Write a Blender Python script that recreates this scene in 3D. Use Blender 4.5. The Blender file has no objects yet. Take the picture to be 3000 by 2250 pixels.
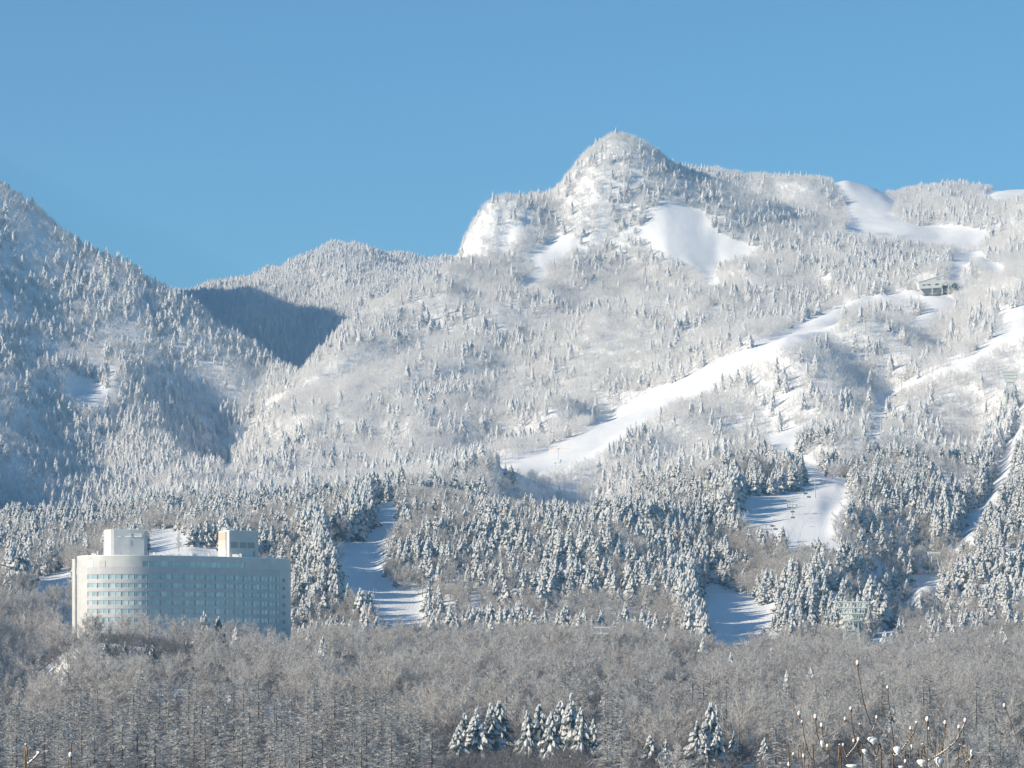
import bpy, math, random
import numpy as np

# ---------------------------------------------------------------- camera, sky, sun, exposure
scene = bpy.context.scene
col = scene.collection
F, HX, HY = 10000.0, 1500.0, 1900.0        # survey: focal length and level line of a 3000 x 2250 frame
def W(px, py, D):                          # sight line + distance -> place in the world (camera at the origin, looking +Y)
    return ((px - HX) / F * D, D, (HY - py) / F * D)

cam_d = bpy.data.cameras.new('camera')
cam_d.sensor_width = 36.0
cam_d.lens = 36.0 * F / 3000.0
cam_d.shift_y = (HY - 1125.0) / 3000.0
cam_d.clip_start = 0.5
cam_d.clip_end = 60000.0
cam = bpy.data.objects.new('camera', cam_d)
cam.rotation_euler = (math.radians(90), 0, 0)
col.objects.link(cam)
scene.camera = cam

SUN_EL, SUN_BACK = 22.0, 21.0              # sun to the left, a little behind the viewer
world = bpy.data.worlds.new('World')
scene.world = world
world.use_nodes = True
wn = world.node_tree.nodes
wl = world.node_tree.links
sky = wn.new('ShaderNodeTexSky')
sky.sky_type = 'NISHITA'
sky.sun_disc = False
sky.sun_elevation = math.radians(SUN_EL)
sky.sun_rotation = math.radians(-(90 + SUN_BACK))
sky.altitude = 2500
sky.air_density = 1.0
sky.dust_density = 0.0
sky.ozone_density = 1.6
tint = wn.new('ShaderNodeMix')                # the camera's white balance on the clear winter sky
tint.data_type = 'RGBA'
tint.blend_type = 'MULTIPLY'
tint.inputs[0].default_value = 1.0
tint.inputs[7].default_value = (0.55, 0.985, 1.13, 1)
wl.new(sky.outputs[0], tint.inputs[6])
wl.new(tint.outputs[2], wn['Background'].inputs[0])
wn['Background'].inputs[1].default_value = 0.075

sun_d = bpy.data.lights.new('sun', 'SUN')
sun_d.energy = 5.0
sun_d.angle = math.radians(0.5)
sun_d.color = (1.0, 0.86, 0.66)
sun = bpy.data.objects.new('sun', sun_d)
se, sb = math.radians(SUN_EL), math.radians(SUN_BACK)
to_sun = np.array([-math.cos(se) * math.cos(sb), -math.cos(se) * math.sin(sb), math.sin(se)])
from mathutils import Vector
sun.rotation_euler = Vector(to_sun).to_track_quat('Z', 'Y').to_euler()
sun.location = (-300, -80, 300)
col.objects.link(sun)

scene.view_settings.view_transform = 'Standard'
scene.view_settings.look = 'None'
scene.view_settings.exposure = 0.65
scene.view_settings.gamma = 1.0
scene.cycles.max_bounces = 6
scene.cycles.diffuse_bounces = 5
scene.cycles.glossy_bounces = 2
scene.cycles.transmission_bounces = 2
scene.cycles.volume_bounces = 0
scene.cycles.transparent_max_bounces = 4
scene.cycles.use_denoising = True
scene.cycles.use_adaptive_sampling = False

rng = np.random.default_rng(11)
rnd = random.Random(5)

# ---------------------------------------------------------------- helpers
def mat(name, color, rough=0.7, spec=0.3, metal=0.0):
    m = bpy.data.materials.new(name)
    m.use_nodes = True
    b = m.node_tree.nodes['Principled BSDF']
    b.inputs['Base Color'].default_value = (*color, 1)
    b.inputs['Roughness'].default_value = rough
    b.inputs['Specular IOR Level'].default_value = spec
    b.inputs['Metallic'].default_value = metal
    return m

def mottle(m, scale, c1, c2, detail=4.0, bump=0.0, bump_scale=None, dist=0.1):
    nt = m.node_tree
    b = nt.nodes['Principled BSDF']
    tc = nt.nodes.new('ShaderNodeTexCoord')
    nz = nt.nodes.new('ShaderNodeTexNoise')
    nz.inputs['Scale'].default_value = scale
    nz.inputs['Detail'].default_value = detail
    rp = nt.nodes.new('ShaderNodeValToRGB')
    rp.color_ramp.elements[0].color = (*c1, 1)
    rp.color_ramp.elements[1].color = (*c2, 1)
    rp.color_ramp.elements[0].position = 0.35
    rp.color_ramp.elements[1].position = 0.65
    nt.links.new(tc.outputs['Object'], nz.inputs['Vector'])
    nt.links.new(nz.outputs['Fac'], rp.inputs['Fac'])
    nt.links.new(rp.outputs['Color'], b.inputs['Base Color'])
    if bump:
        n2 = nt.nodes.new('ShaderNodeTexNoise')
        n2.inputs['Scale'].default_value = bump_scale or scale
        n2.inputs['Detail'].default_value = 5
        bp = nt.nodes.new('ShaderNodeBump')
        bp.inputs['Strength'].default_value = bump
        bp.inputs['Distance'].default_value = dist
        nt.links.new(tc.outputs['Object'], n2.inputs['Vector'])
        nt.links.new(n2.outputs['Fac'], bp.inputs['Height'])
        nt.links.new(bp.outputs['Normal'], b.inputs['Normal'])
    return m

def twig_mat(name, bark, rime):
    """bark and rime mixed by the face attribute 'snow' (how much rime that twig carries)"""
    m = mat(name, bark, 0.8, 0.2)
    nt = m.node_tree
    at = nt.nodes.new('ShaderNodeAttribute')
    at.attribute_name = 'snow'
    mx = nt.nodes.new('ShaderNodeMix')
    mx.data_type = 'RGBA'
    mx.inputs[6].default_value = (*bark, 1)
    mx.inputs[7].default_value = (*rime, 1)
    nt.links.new(at.outputs['Fac'], mx.inputs[0])
    oi = nt.nodes.new('ShaderNodeObjectInfo')                # trees differ a little: tan, grey, more or less rime
    rp = nt.nodes.new('ShaderNodeValToRGB')
    rp.color_ramp.elements[0].color = (0.86, 0.85, 0.84, 1)
    rp.color_ramp.elements[1].color = (1.0, 1.0, 1.0, 1)
    e = rp.color_ramp.elements.new(.45); e.color = (0.97, 0.955, 0.93, 1)
    nt.links.new(oi.outputs['Random'], rp.inputs[0])
    mu = nt.nodes.new('ShaderNodeMix'); mu.data_type = 'RGBA'; mu.blend_type = 'MULTIPLY'; mu.inputs[0].default_value = 1.0
    nt.links.new(mx.outputs[2], mu.inputs[6]); nt.links.new(rp.outputs[0], mu.inputs[7])
    nt.links.new(mu.outputs[2], nt.nodes['Principled BSDF'].inputs['Base Color'])
    tl = nt.nodes.new('ShaderNodeBsdfTranslucent')           # rime needles pass light on
    nt.links.new(mu.outputs[2], tl.inputs['Color'])
    ms = nt.nodes.new('ShaderNodeMixShader'); ms.inputs[0].default_value = .5
    nt.links.new(nt.nodes['Principled BSDF'].outputs[0], ms.inputs[1]); nt.links.new(tl.outputs[0], ms.inputs[2])
    nt.links.new(ms.outputs[0], nt.nodes['Material Output'].inputs['Surface'])
    return m

M = {}
M['snow'] = mottle(mat('snow', (0.86, 0.88, 0.91), 0.55, 0.25), 0.05, (0.83, 0.85, 0.88), (0.88, 0.895, 0.92), 6, 0.5, 0.35, 0.5)
M['pad'] = mat('snow_on_trees', (0.86, 0.87, 0.89), 0.6, 0.2)
def let_through(m, f):
    nt = m.node_tree; b = nt.nodes['Principled BSDF']
    tl = nt.nodes.new('ShaderNodeBsdfTranslucent'); tl.inputs['Color'].default_value = b.inputs['Base Color'].default_value
    ms = nt.nodes.new('ShaderNodeMixShader'); ms.inputs[0].default_value = f
    nt.links.new(b.outputs[0], ms.inputs[1]); nt.links.new(tl.outputs[0], ms.inputs[2]); nt.links.new(ms.outputs[0], nt.nodes['Material Output'].inputs['Surface'])
let_through(M['pad'], .42)
M['needle'] = mat('needles', (0.115, 0.135, 0.125), 0.8, 0.2)
M['needle_rime'] = mat('rimed_needles', (0.82, 0.83, 0.84), 0.8, 0.2)
let_through(M['needle_rime'], .35)
M['bark'] = mat('bark', (0.13, 0.105, 0.09), 0.85, 0.2)
M['twig_low'] = twig_mat('bare_twigs', (0.23, 0.185, 0.155), (0.86, 0.845, 0.825))
M['twig_larch'] = twig_mat('larch_twigs', (0.10, 0.085, 0.075), (0.80, 0.80, 0.80))
M['twig_high'] = twig_mat('rimed_twigs', (0.60, 0.58, 0.565), (0.94, 0.94, 0.94))

class MB:
    """collects faces into ONE mesh"""
    def __init__(s):
        s.v, s.f, s.mi, s.sn = [], [], [], []
    def face(s, pts, mi=0, snow=0.0):
        i = len(s.v)
        s.v.extend(pts)
        s.f.append(tuple(range(i, i + len(pts))))
        s.mi.append(mi); s.sn.append(snow)
    def mesh(s, name, mats, smooth=False, snow=False):
        me = bpy.data.meshes.new(name)
        me.from_pydata([tuple(map(float, p)) for p in s.v], [], s.f)
        for m in mats: me.materials.append(m)
        if len(mats) > 1: me.polygons.foreach_set('material_index', s.mi)
        if snow:
            a = me.attributes.new('snow', 'FLOAT', 'FACE')
            a.data.foreach_set('value', s.sn)
        if smooth: me.polygons.foreach_set('use_smooth', [True] * len(s.f))
        me.update()
        return me
    def box(s, c, d, mi=0, rz=0.0):
        """c centre, d full sizes"""
        ca, sa = math.cos(rz), math.sin(rz)
        i = len(s.v)
        for z in (-.5, .5):
            for x, y in ((-.5, -.5), (.5, -.5), (.5, .5), (-.5, .5)):
                X, Y = x * d[0], y * d[1]
                s.v.append((c[0] + X * ca - Y * sa, c[1] + X * sa + Y * ca, c[2] + z * d[2]))
        for q in ((3, 2, 1, 0), (4, 5, 6, 7), (0, 1, 5, 4), (1, 2, 6, 5), (2, 3, 7, 6), (3, 0, 4, 7)):
            s.f.append(tuple(i + k for k in q)); s.mi.append(mi); s.sn.append(0.0)
    def tube(s, a, b, r0, r1, n=5, mi=0, snow=0.0, cap=True):
        a, b = np.array(a, float), np.array(b, float)
        d = b - a
        L = np.linalg.norm(d)
        if L < 1e-9: return
        d /= L
        u = np.cross(d, (0, 0, 1.0) if abs(d[2]) < .9 else (1.0, 0, 0)); u /= np.linalg.norm(u)
        w = np.cross(d, u)
        i = len(s.v)
        for p, r in ((a, r0), (b, r1)):
            for k in range(n):
                t = 2 * math.pi * k / n
                s.v.append(tuple(p + r * (math.cos(t) * u + math.sin(t) * w)))
        for k in range(n):
            s.f.append((i + k, i + (k + 1) % n, i + n + (k + 1) % n, i + n + k)); s.mi.append(mi)
            s.sn.append(snow)
        if cap:
            s.f.append(tuple(i + n + k for k in range(n))); s.mi.append(mi); s.sn.append(snow)
            s.f.append(tuple(i + n - 1 - k for k in range(n))); s.mi.append(mi); s.sn.append(snow)
    def ball(s, c, r, n=8, m=5, mi=0, zmin=-1.0):
        i = len(s.v)
        rows = []
        for j in range(m + 1):
            ph = -math.pi / 2 + math.pi * j / m
            z = max(math.sin(ph), zmin)
            rows.append([(c[0] + r[0] * math.cos(ph) * math.cos(2 * math.pi * k / n), c[1] + r[1] * math.cos(ph) * math.sin(2 * math.pi * k / n), c[2] + r[2] * z) for k in range(n)])
        for rr in rows: s.v.extend(rr)
        for j in range(m):
            for k in range(n):
                s.f.append((i + j * n + k, i + j * n + (k + 1) % n, i + (j + 1) * n + (k + 1) % n, i + (j + 1) * n + k)); s.mi.append(mi); s.sn.append(0.0)
    def build(s, name, mats, parent=None, loc=None, smooth=False, snow=False):
        o = bpy.data.objects.new(name, s.mesh(name, mats if isinstance(mats, list) else [mats], smooth, snow))
        col.objects.link(o)
        if loc is not None: o.location = loc
        if parent is not None: o.parent = parent
        return o

def tag(o, label=None, cat=None, group=None, kind=None):
    if label: o['label'] = label
    if cat: o['category'] = cat
    if group: o['group'] = group
    if kind: o['kind'] = kind
    return o

def empty(name, loc, rz=0.0):
    o = bpy.data.objects.new(name, None)
    o.location = loc
    o.rotation_euler = (0, 0, rz)
    o.empty_display_size = 0.5
    col.objects.link(o)
    return o

# ---------------------------------------------------------------- terrain: crest lines and foot lines of the slopes
# each row: where a line of the land runs, (column, row, distance); the slopes are lofted between successive rows
ROWS = [
 [(-900,2330,700),(0,2320,700),(900,2320,700),(1500,2275,700),(2200,2275,700),(3000,2300,700),(3900,2300,700)],
 [(-900,2140,900),(0,2180,900),(400,2160,900),(900,2110,900),(1500,2105,900),(3000,2110,900),(3900,2110,900)],
 [(-900,1800,1130),(-250,1860,1100),(-80,1990,1100),(0,2075,1100),(120,2040,1100),(190,1950,1110),(260,1915,1120),(340,1905,1120),(420,1905,1130),(600,1925,1130),(850,1958,1130),(1250,1960,1150),(1700,1965,1150),(2100,1995,1180),(2500,1990,1180),(3000,1985,1180),(3900,1980,1180)],  # land left of the frame raised to throw shade into the gully
 [(-900,1720,1330),(0,1790,1330),(150,1820,1330),(260,1905,1330),(850,1915,1350),(1000,1900,1360),(1150,1872,1380),(1250,1862,1390),(1400,1870,1350),(1900,1880,1350),(2050,1900,1330),(2150,1925,1330),(2250,1905,1340),(2560,1900,1340),(3000,1895,1340),(3900,1880,1340)],
 [(-900,1640,1550),(0,1700,1550),(130,1712,1550),(210,1705,1550),(350,1660,1560),(560,1640,1560),(800,1700,1560),(1000,1700,1560),(1100,1722,1560),(1250,1728,1580),(1500,1735,1560),(1950,1745,1560),(2060,1760,1560),(2200,1760,1560),(2350,1765,1560),(2540,1820,1560),(2640,1790,1560),(2700,1765,1570),(2850,1775,1560),(3000,1790,1560),(3900,1780,1560)],
 [(-900,1590,1800),(0,1650,1800),(200,1640,1800),(400,1600,1800),(560,1570,1800),(800,1590,1800),(1000,1595,1800),(1100,1600,1800),(1300,1612,1800),(1700,1630,1800),(2000,1650,1800),(2150,1640,1800),(2300,1605,1820),(2460,1602,1820),(2550,1650,1800),(2700,1690,1790),(2770,1685,1790),(2850,1630,1800),(3000,1630,1800),(3900,1600,1800)],
 [(-900,1520,2050),(0,1580,2050),(300,1565,2050),(560,1545,2050),(800,1540,2050),(1000,1535,2050),(1130,1500,2080),(1300,1525,2050),(1700,1570,2050),(2000,1540,2050),(2180,1500,2060),(2400,1490,2060),(2600,1560,2050),(2780,1600,2050),(2850,1550,2050),(3000,1480,2050),(3900,1450,2050)],
 [(-900,1480,2250),(0,1540,2250),(300,1540,2250),(560,1515,2250),(800,1510,2250),(1000,1490,2250),(1150,1468,2260),(1300,1490,2250),(1500,1528,2250),(1700,1552,2250),(1850,1525,2250),(2000,1460,2250),(2150,1435,2250),(2300,1436,2240),(2450,1410,2240),(2600,1440,2250),(2800,1490,2250),(2880,1480,2250),(3000,1420,2250),(3900,1380,2250)],
 [(-900,1330,2450),(-300,1390,2450),(-100,1490,2450),(0,1545,2450),(300,1530,2450),(560,1500,2450),(800,1480,2450),(1000,1460,2450),(1200,1425,2450),(1350,1415,2460),(1420,1435,2460),(1480,1520,2450),(1620,1552,2450),(1750,1545,2450),(1900,1460,2450),(2100,1400,2450),(2300,1370,2450),(2450,1360,2450),(2600,1390,2450),(2900,1420,2450),(3000,1350,2450),(3900,1300,2450)],  # near side of the unseen hill added left of frame for its shadow
 [(-900,1130,2750),(-300,1250,2750),(-100,1385,2750),(0,1455,2750),(300,1470,2750),(560,1445,2750),(700,1420,2750),(800,1400,2750),(1000,1395,2750),(1200,1395,2750),(1430,1388,2750),(1600,1382,2750),(1750,1370,2750),(1900,1330,2750),(2100,1300,2750),(2250,1290,2750),(2400,1265,2750),(2550,1265,2750),(2700,1270,2750),(2900,1300,2750),(2980,1270,2750),(3100,1230,2750),(3900,1150,2750)],  # unseen hill left of the frame, raised to cast shade rightwards
 [(-900,1050,2950),(-300,1190,2950),(0,1290,2950),(100,1345,2950),(200,1390,2950),(350,1440,2980),(450,1435,3000),(560,1415,3050),(700,1390,3080),(800,1345,3080),(1000,1320,3080),(1200,1315,3050),(1430,1350,3000),(1600,1325,3000),(1800,1255,3050),(2000,1195,3050),(2150,1150,3050),(2300,1120,3050),(2450,1130,3050),(2600,1170,3050),(2750,1090,3050),(3000,1010,3050),(3900,950,3050)],
 [(-900,1000,3250),(-300,1150,3250),(0,1260,3250),(200,1350,3250),(350,1405,3280),(560,1400,3300),(650,1370,3300),(700,1345,3300),(800,1260,3300),(1000,1220,3300),(1200,1210,3300),(1430,1225,3300),(1600,1200,3300),(1700,1180,3300),(1850,1150,3300),(2000,1090,3300),(2200,1010,3300),(2400,975,3300),(2600,990,3300),(2750,1000,3300),(3000,900,3300),(3900,850,3300)],
 [(-900,720,3500),(0,1070,3500),(300,1195,3500),(500,1270,3500),(650,1320,3500),(720,1270,3500),(800,1180,3550),(900,1110,3550),(1000,1095,3550),(1200,1085,3550),(1500,1090,3550),(1800,1040,3550),(2000,1010,3550),(2250,950,3550),(2450,900,3550),(2600,880,3550),(2730,864,3560),(2850,860,3560),(3000,800,3550),(3900,760,3550)],
 [(-900,500,3800),(-300,680,3800),(0,835,3800),(200,940,3780),(300,995,3760),(500,1090,3740),(650,1170,3700),(750,1190,3700),(850,1120,3650),(900,1085,3700),(1000,1015,3780),(1200,975,3800),(1500,960,3800),(1800,930,3800),(2050,880,3800),(2400,840,3800),(2800,790,3800),(3000,750,3800),(3900,700,3800)],
 [(-900,100,4100),(-300,400,4100),(0,555,4100),(100,605,4100),(200,675,4080),(300,745,4060),(400,805,4040),(480,852,4020),(600,930,3980),(700,990,3930),(800,1052,3880),(850,1085,3830),(875,1096,3800),(900,1072,3850),(1000,972,3950),(1100,905,4050),(1200,850,4150),(1290,800,4200),(1330,768,4230),(1370,755,4230),(1450,745,4230),(1550,770,4200),(1800,760,4200),(1950,740,4200),(2100,765,4200),(2300,745,4200),(2500,720,4200),(2640,705,4200),(2850,730,4200),(3000,670,4200),(3900,600,4200)],
 [(-900,60,4500),(-300,300,4500),(-100,430,4500),(0,620,4480),(200,800,4480),(480,1000,4480),(700,1120,4450),(870,1180,4400),(1000,1100,4420),(1200,960,4450),(1300,850,4420),(1335,760,4400),(1360,712,4400),(1385,655,4400),(1420,600,4400),(1440,582,4400),(1540,575,4420),(1570,572,4450),(1610,558,4480),(1640,530,4500),(1700,462,4520),(1750,422,4530),(1795,400,4540),(1830,402,4540),(1870,410,4540),(1920,430,4540),(1980,462,4530),(2060,508,4520),(2150,548,4500),(2250,592,4480),(2330,640,4460),(2420,672,4450),(2520,675,4450),(2640,660,4450),(2750,662,4450),(2900,640,4450),(3000,610,4450),(3900,540,4450)],
 [(-900,60,4800),(-300,320,4800),(-100,470,4800),(0,700,4780),(200,900,4780),(480,1060,4780),(700,1100,4780),(880,1090,4750),(1000,1030,4750),(1200,920,4750),(1335,830,4700),(1440,650,4650),(1600,620,4700),(1800,450,4700),(1900,480,4700),(2060,545,4750),(2150,575,4750),(2300,600,4750),(2470,600,4750),(2600,600,4750),(2750,600,4750),(2900,580,4750),(3000,570,4750),(3900,500,4750)],
 [(-900,100,5200),(-300,390,5200),(-100,540,5200),(0,760,5180),(200,900,5180),(480,960,5180),(700,930,5180),(900,910,5180),(1000,880,5180),(1200,830,5180),(1335,800,5150),(1600,700,5100),(1900,540,5100),(2060,512,5100),(2100,502,5100),(2250,508,5100),(2350,518,5100),(2440,522,5100),(2480,514,5100),(2550,532,5100),(2620,558,5100),(2680,562,5100),(2780,542,5100),(2900,548,5100),(3000,546,5100),(3900,500,5100)],
 [(-900,300,5900),(-300,700,5900),(0,880,5900),(350,870,5900),(480,853,5900),(560,848,5900),(650,832,5900),(750,812,5900),(850,772,5900),(950,738,5900),(1000,724,5900),(1060,724,5900),(1120,746,5900),(1200,756,5900),(1330,768,5900),(1600,800,5900),(2200,700,5900),(3000,700,5900),(3900,700,5900)],
 [(-900,1200,7500),(1500,1300,7500),(3900,1200,7500)],
 [(-900,1750,11000),(1500,1750,11000),(3900,1750,11000)],
]
# the rows were first set out on a longer line of sight; these are the distances they really lie at
G_OLD = [0, 700, 1180, 1340, 1560, 1800, 2050, 2250, 2450, 2750, 3050, 3300, 3550, 3800, 4200, 4500, 5100, 5900, 7500, 11000]
G_NEW = [0, 700, 1180, 1330, 1450, 1580, 1720, 1850, 2000, 2300, 2500, 2680, 2880, 3080, 3380, 3620, 4150, 4900, 6500, 10500]
def gd(d): return np.interp(d, G_OLD, G_NEW)
def gi(d): return np.interp(d, G_NEW, G_OLD)
PX0, PX1, PSTEP = -900.0, 3900.0, 8.0
cols = np.arange(PX0, PX1 + 1, PSTEP)
NC = len(cols)

def gsm(a, s):
    k = np.arange(-int(3 * s), int(3 * s) + 1)
    w = np.exp(-.5 * (k / s) ** 2); w /= w.sum()
    return np.convolve(np.pad(a, len(k) // 2, mode='edge'), w, 'valid')

nodeD, nodeZ = [], []
for d, z in ((2.0, -4.0), (60.0, -6.5), (300.0, -20.0), (560.0, -33.0)):      # the near hillside below the viewpoint
    nodeD.append(np.full(NC, d)); nodeZ.append(np.full(NC, z))
LOWER = {15: 14, 16: 20, 17: 10, 18: 16, 19: 30}
for ri_, r in enumerate(ROWS):
    r = np.array(r, float)
    r[:, 1] += LOWER.get(ri_ + 1, 0)
    py = gsm(np.interp(cols, r[:, 0], r[:, 1]), 0.8)
    D = gsm(gd(np.interp(cols, r[:, 0], r[:, 2])), 2.0)
    nodeD.append(D); nodeZ.append((HY - py) / F * D)
nodeD = np.array(nodeD).T; nodeZ = np.array(nodeZ).T                           # (NC, N)
LD0, LD1, NR = math.log(2.0), math.log(11000.0), 0
lnd = np.concatenate([np.linspace(math.log(2.0), math.log(560.0), 40, endpoint=False), np.linspace(math.log(560.0), math.log(5200.0), 640, endpoint=False), np.linspace(math.log(5200.0), math.log(10500.0), 24)])
gD = np.exp(lnd)
NR = len(gD)

def pchip_cols(x, y, q):
    """monotone cubic through (x,y) for every row of x,y; evaluated at q"""
    h = np.diff(x, axis=1); s = np.diff(y, axis=1) / h
    m = np.zeros_like(y)
    w1 = 2 * h[:, 1:] + h[:, :-1]; w2 = h[:, 1:] + 2 * h[:, :-1]
    same = s[:, 1:] * s[:, :-1] > 0
    with np.errstate(divide='ignore', invalid='ignore'):
        hm = (w1 + w2) / (w1 / s[:, :-1] + w2 / s[:, 1:])
    m[:, 1:-1] = np.where(same, hm, 0)
    m[:, 0] = s[:, 0]; m[:, -1] = s[:, -1]
    out = np.empty((len(x), len(q)))
    for c in range(len(x)):
        i = np.clip(np.searchsorted(x[c], q) - 1, 0, x.shape[1] - 2)
        hh = h[c, i]; t = np.clip((q - x[c, i]) / hh, 0, 1)
        out[c] = ((1 + 2 * t) * (1 - t) ** 2 * y[c, i] + t * (1 - t) ** 2 * hh * m[c, i] + t * t * (3 - 2 * t) * y[c, i + 1] + t * t * (t - 1) * hh * m[c, i + 1])
    return out

def vnoise(x, y, seed=0):
    xi, yi = np.floor(x).astype(np.int64), np.floor(y).astype(np.int64)
    fx, fy = x - xi, y - yi
    fx = fx * fx * fx * (fx * (fx * 6 - 15) + 10); fy = fy * fy * fy * (fy * (fy * 6 - 15) + 10)
    def hsh(a, b):
        n = (a * 374761393 + b * 668265263 + seed * 1442695041) & 0xffffffff
        n = ((n ^ (n >> 13)) * 1274126177) & 0xffffffff
        return ((n ^ (n >> 16)) & 0xffff) / 32767.5 - 1.0
    return (hsh(xi, yi) * (1 - fx) + hsh(xi + 1, yi) * fx) * (1 - fy) + (hsh(xi, yi + 1) * (1 - fx) + hsh(xi + 1, yi + 1) * fx) * fy
def fbm(x, y, seed=0, o=4):
    return sum(vnoise(x * 2 ** k, y * 2 ** k, seed + k) * .5 ** k for k in range(o))

GZ = pchip_cols(nodeD, nodeZ, gD)                                             # (NC, NR)
GX = (cols[:, None] - HX) / F * gD[None, :]
GY = np.repeat(gD[None, :], NC, 0)
def ground(px, D):
    """height of the land at column px, distance D"""
    c = np.clip((np.asarray(px, float) - PX0) / PSTEP, 0, NC - 1.001)
    r = np.interp(np.asarray(D, float), gD, np.arange(NR))
    r = np.clip(r, 0, NR - 1.001)
    ci, ri = c.astype(int), r.astype(int)
    a, b = c - ci, r - ri
    return (GZ[ci, ri] * (1 - a) + GZ[ci + 1, ri] * a) * (1 - b) + (GZ[ci, ri + 1] * (1 - a) + GZ[ci + 1, ri + 1] * a) * b
def ground_xy(x, y):
    return ground(HX + np.asarray(x, float) / np.asarray(y, float) * F, y)

# ---------------------------------------------------------------- ski runs and clearings: outlines on the land with the range of distances they lie in
RUNS = [
 (1300, 2330, [(1087,1477),(1084,1548),(1056,1579),(1000,1590),(945,1560),(960,1600),(1000,1687),(1020,1728),(1046,1758),(1092,1769),(1123,1840),(1154,1866),(1251,1856),(1256,1810),(1230,1738),(1195,1735),(1159,1728),(1120,1692),(1118,1625),(1136,1574),(1184,1538),(1169,1518),(1164,1467)]),
 (1480, 2100, [(425,1640),(425,1580),(445,1552),(540,1556),(575,1585),(645,1578),(645,1640)]),
 (1480, 1900, [(60,1722),(130,1690),(205,1662),(214,1735),(140,1730)]),
 (2600, 3800, [(1430,1386),(1500,1352),(1600,1315),(1700,1270),(1800,1205),(1900,1150),(2000,1112),(2143,1045),(2275,985),(2400,920),(2470,895),(2540,870),(2647,855),(2700,856),(2700,872),(2601,886),(2530,893),(2475,910),(2435,977),(2344,1005),(2229,1057),(2126,1100),(2074,1154),(2000,1170),(1930,1210),(1860,1262),(1800,1305),(1760,1335),(1680,1365),(1600,1392)]),
 (3100, 3900, [(2690,864),(2790,868),(2800,900),(2740,912),(2700,890)]),
 (3100, 3800, [(2660,945),(2690,925),(2740,915),(2740,930),(2690,950),(2665,975)]),
 (2500, 3700, [(2920,905),(3000,900),(3060,890),(3060,985),(3000,985),(2893,1040),(2802,1092),(2733,1102),(2687,1128),(2624,1162),(2592,1192),(2598,1212),(2582,1298),(2520,1332),(2552,1260),(2556,1192),(2570,1172),(2676,1120),(2744,1088),(2848,1042),(2940,965)]),
 (2300, 3300, [(2235,1286),(2300,1262),(2389,1238),(2344,1280),(2338,1330),(2400,1375),(2428,1402),(2350,1385),(2349,1366),(2258,1320)]),
 (1700, 2500, [(2348,1380),(2406,1376),(2422,1396),(2435,1404),(2493,1405),(2485,1491),(2458,1516),(2439,1554),(2439,1578),(2455,1600),(2324,1600),(2308,1572),(2226,1567),(2205,1538),(2166,1522),(2150,1475),(2169,1453),(2292,1450),(2340,1438),(2355,1424),(2352,1396)]),
 (1250, 1900, [(2036,1715),(2148,1723),(2220,1764),(2282,1789),(2246,1830),(2225,1861),(2205,1892),(2159,1919),(2108,1919),(2077,1876),(2066,1835),(2046,1759)]),
 (1500, 2000, [(2671,1687),(2755,1684),(2755,1707),(2707,1753),(2660,1785),(2666,1728)]),
 (1250, 1700, [(2535,1890),(2589,1843),(2640,1790),(2640,1830),(2600,1892)]),
 (1900, 3300, [(2985,1180),(3003,1200),(2995,1255),(2975,1310),(2962,1382),(2940,1427),(2920,1472),(2872,1530),(2825,1600),(2800,1625),(2795,1580),(2835,1500),(2895,1463),(2905,1412),(2915,1351),(2932,1309),(2972,1273)]),
 (4000, 5400, [(2430,522),(2458,514),(2550,530),(2573,547),(2624,593),(2613,633),(2676,662),(2745,662),(2802,662),(2893,679),(2882,713),(2848,727),(2716,713),(2641,698),(2550,696),(2475,685),(2487,633),(2470,576)]),
 (3600, 4500, [(2785,748),(2876,736),(2893,759),(2951,794),(2916,817),(2882,776),(2848,765),(2825,794),(2819,845),(2779,845)]),
 (4200, 5400, [(2876,565),(3000,543),(3050,543),(3050,565),(2916,593)]),
 (3700, 4700, [(1937,597),(2000,603),(2057,622),(2092,679),(2137,702),(2229,730),(2172,759),(2103,776),(2109,845),(2074,839),(2046,793),(2000,771),(1949,755),(1905,717),(1867,690),(1905,641)]),
 (3700, 4700, [(1550,755),(1600,715),(1633,692),(1683,695),(1696,723),(1633,755),(1588,787),(1607,818),(1544,844),(1528,830),(1570,793)]),
 (3900, 4700, [(1563,622),(1506,660),(1475,704),(1443,736),(1484,720),(1548,648)]),
 (3300, 4300, [(0,886),(34,861),(63,872),(23,892)]),
 (3200, 4000, [(195,1118),(275,1110),(325,1147),(258,1190),(205,1160)]),
 (3000, 3800, [(632,1396),(676,1346),(695,1359),(659,1390)]),
]
RUN_NAMES = ['ski_run'] * len(RUNS)
def in_poly(px, py, poly):
    p = np.array(poly, float)
    c = np.zeros(np.shape(px), bool)
    j = len(p) - 1
    for i in range(len(p)):
        t = ((p[i, 1] > py) != (p[j, 1] > py)) & (px < (p[j, 0] - p[i, 0]) * (py - p[i, 1]) / (p[j, 1] - p[i, 1] + 1e-12) + p[i, 0])
        c ^= t
        j = i
    return c
def run_of(px, py, D):
    k = np.full(np.shape(px), -1)
    for i, (d0, d1, poly) in enumerate(RUNS):
        k[in_poly(px, py, poly) & (D > gd(d0)) & (D < gd(d1))] = i
    return k

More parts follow.
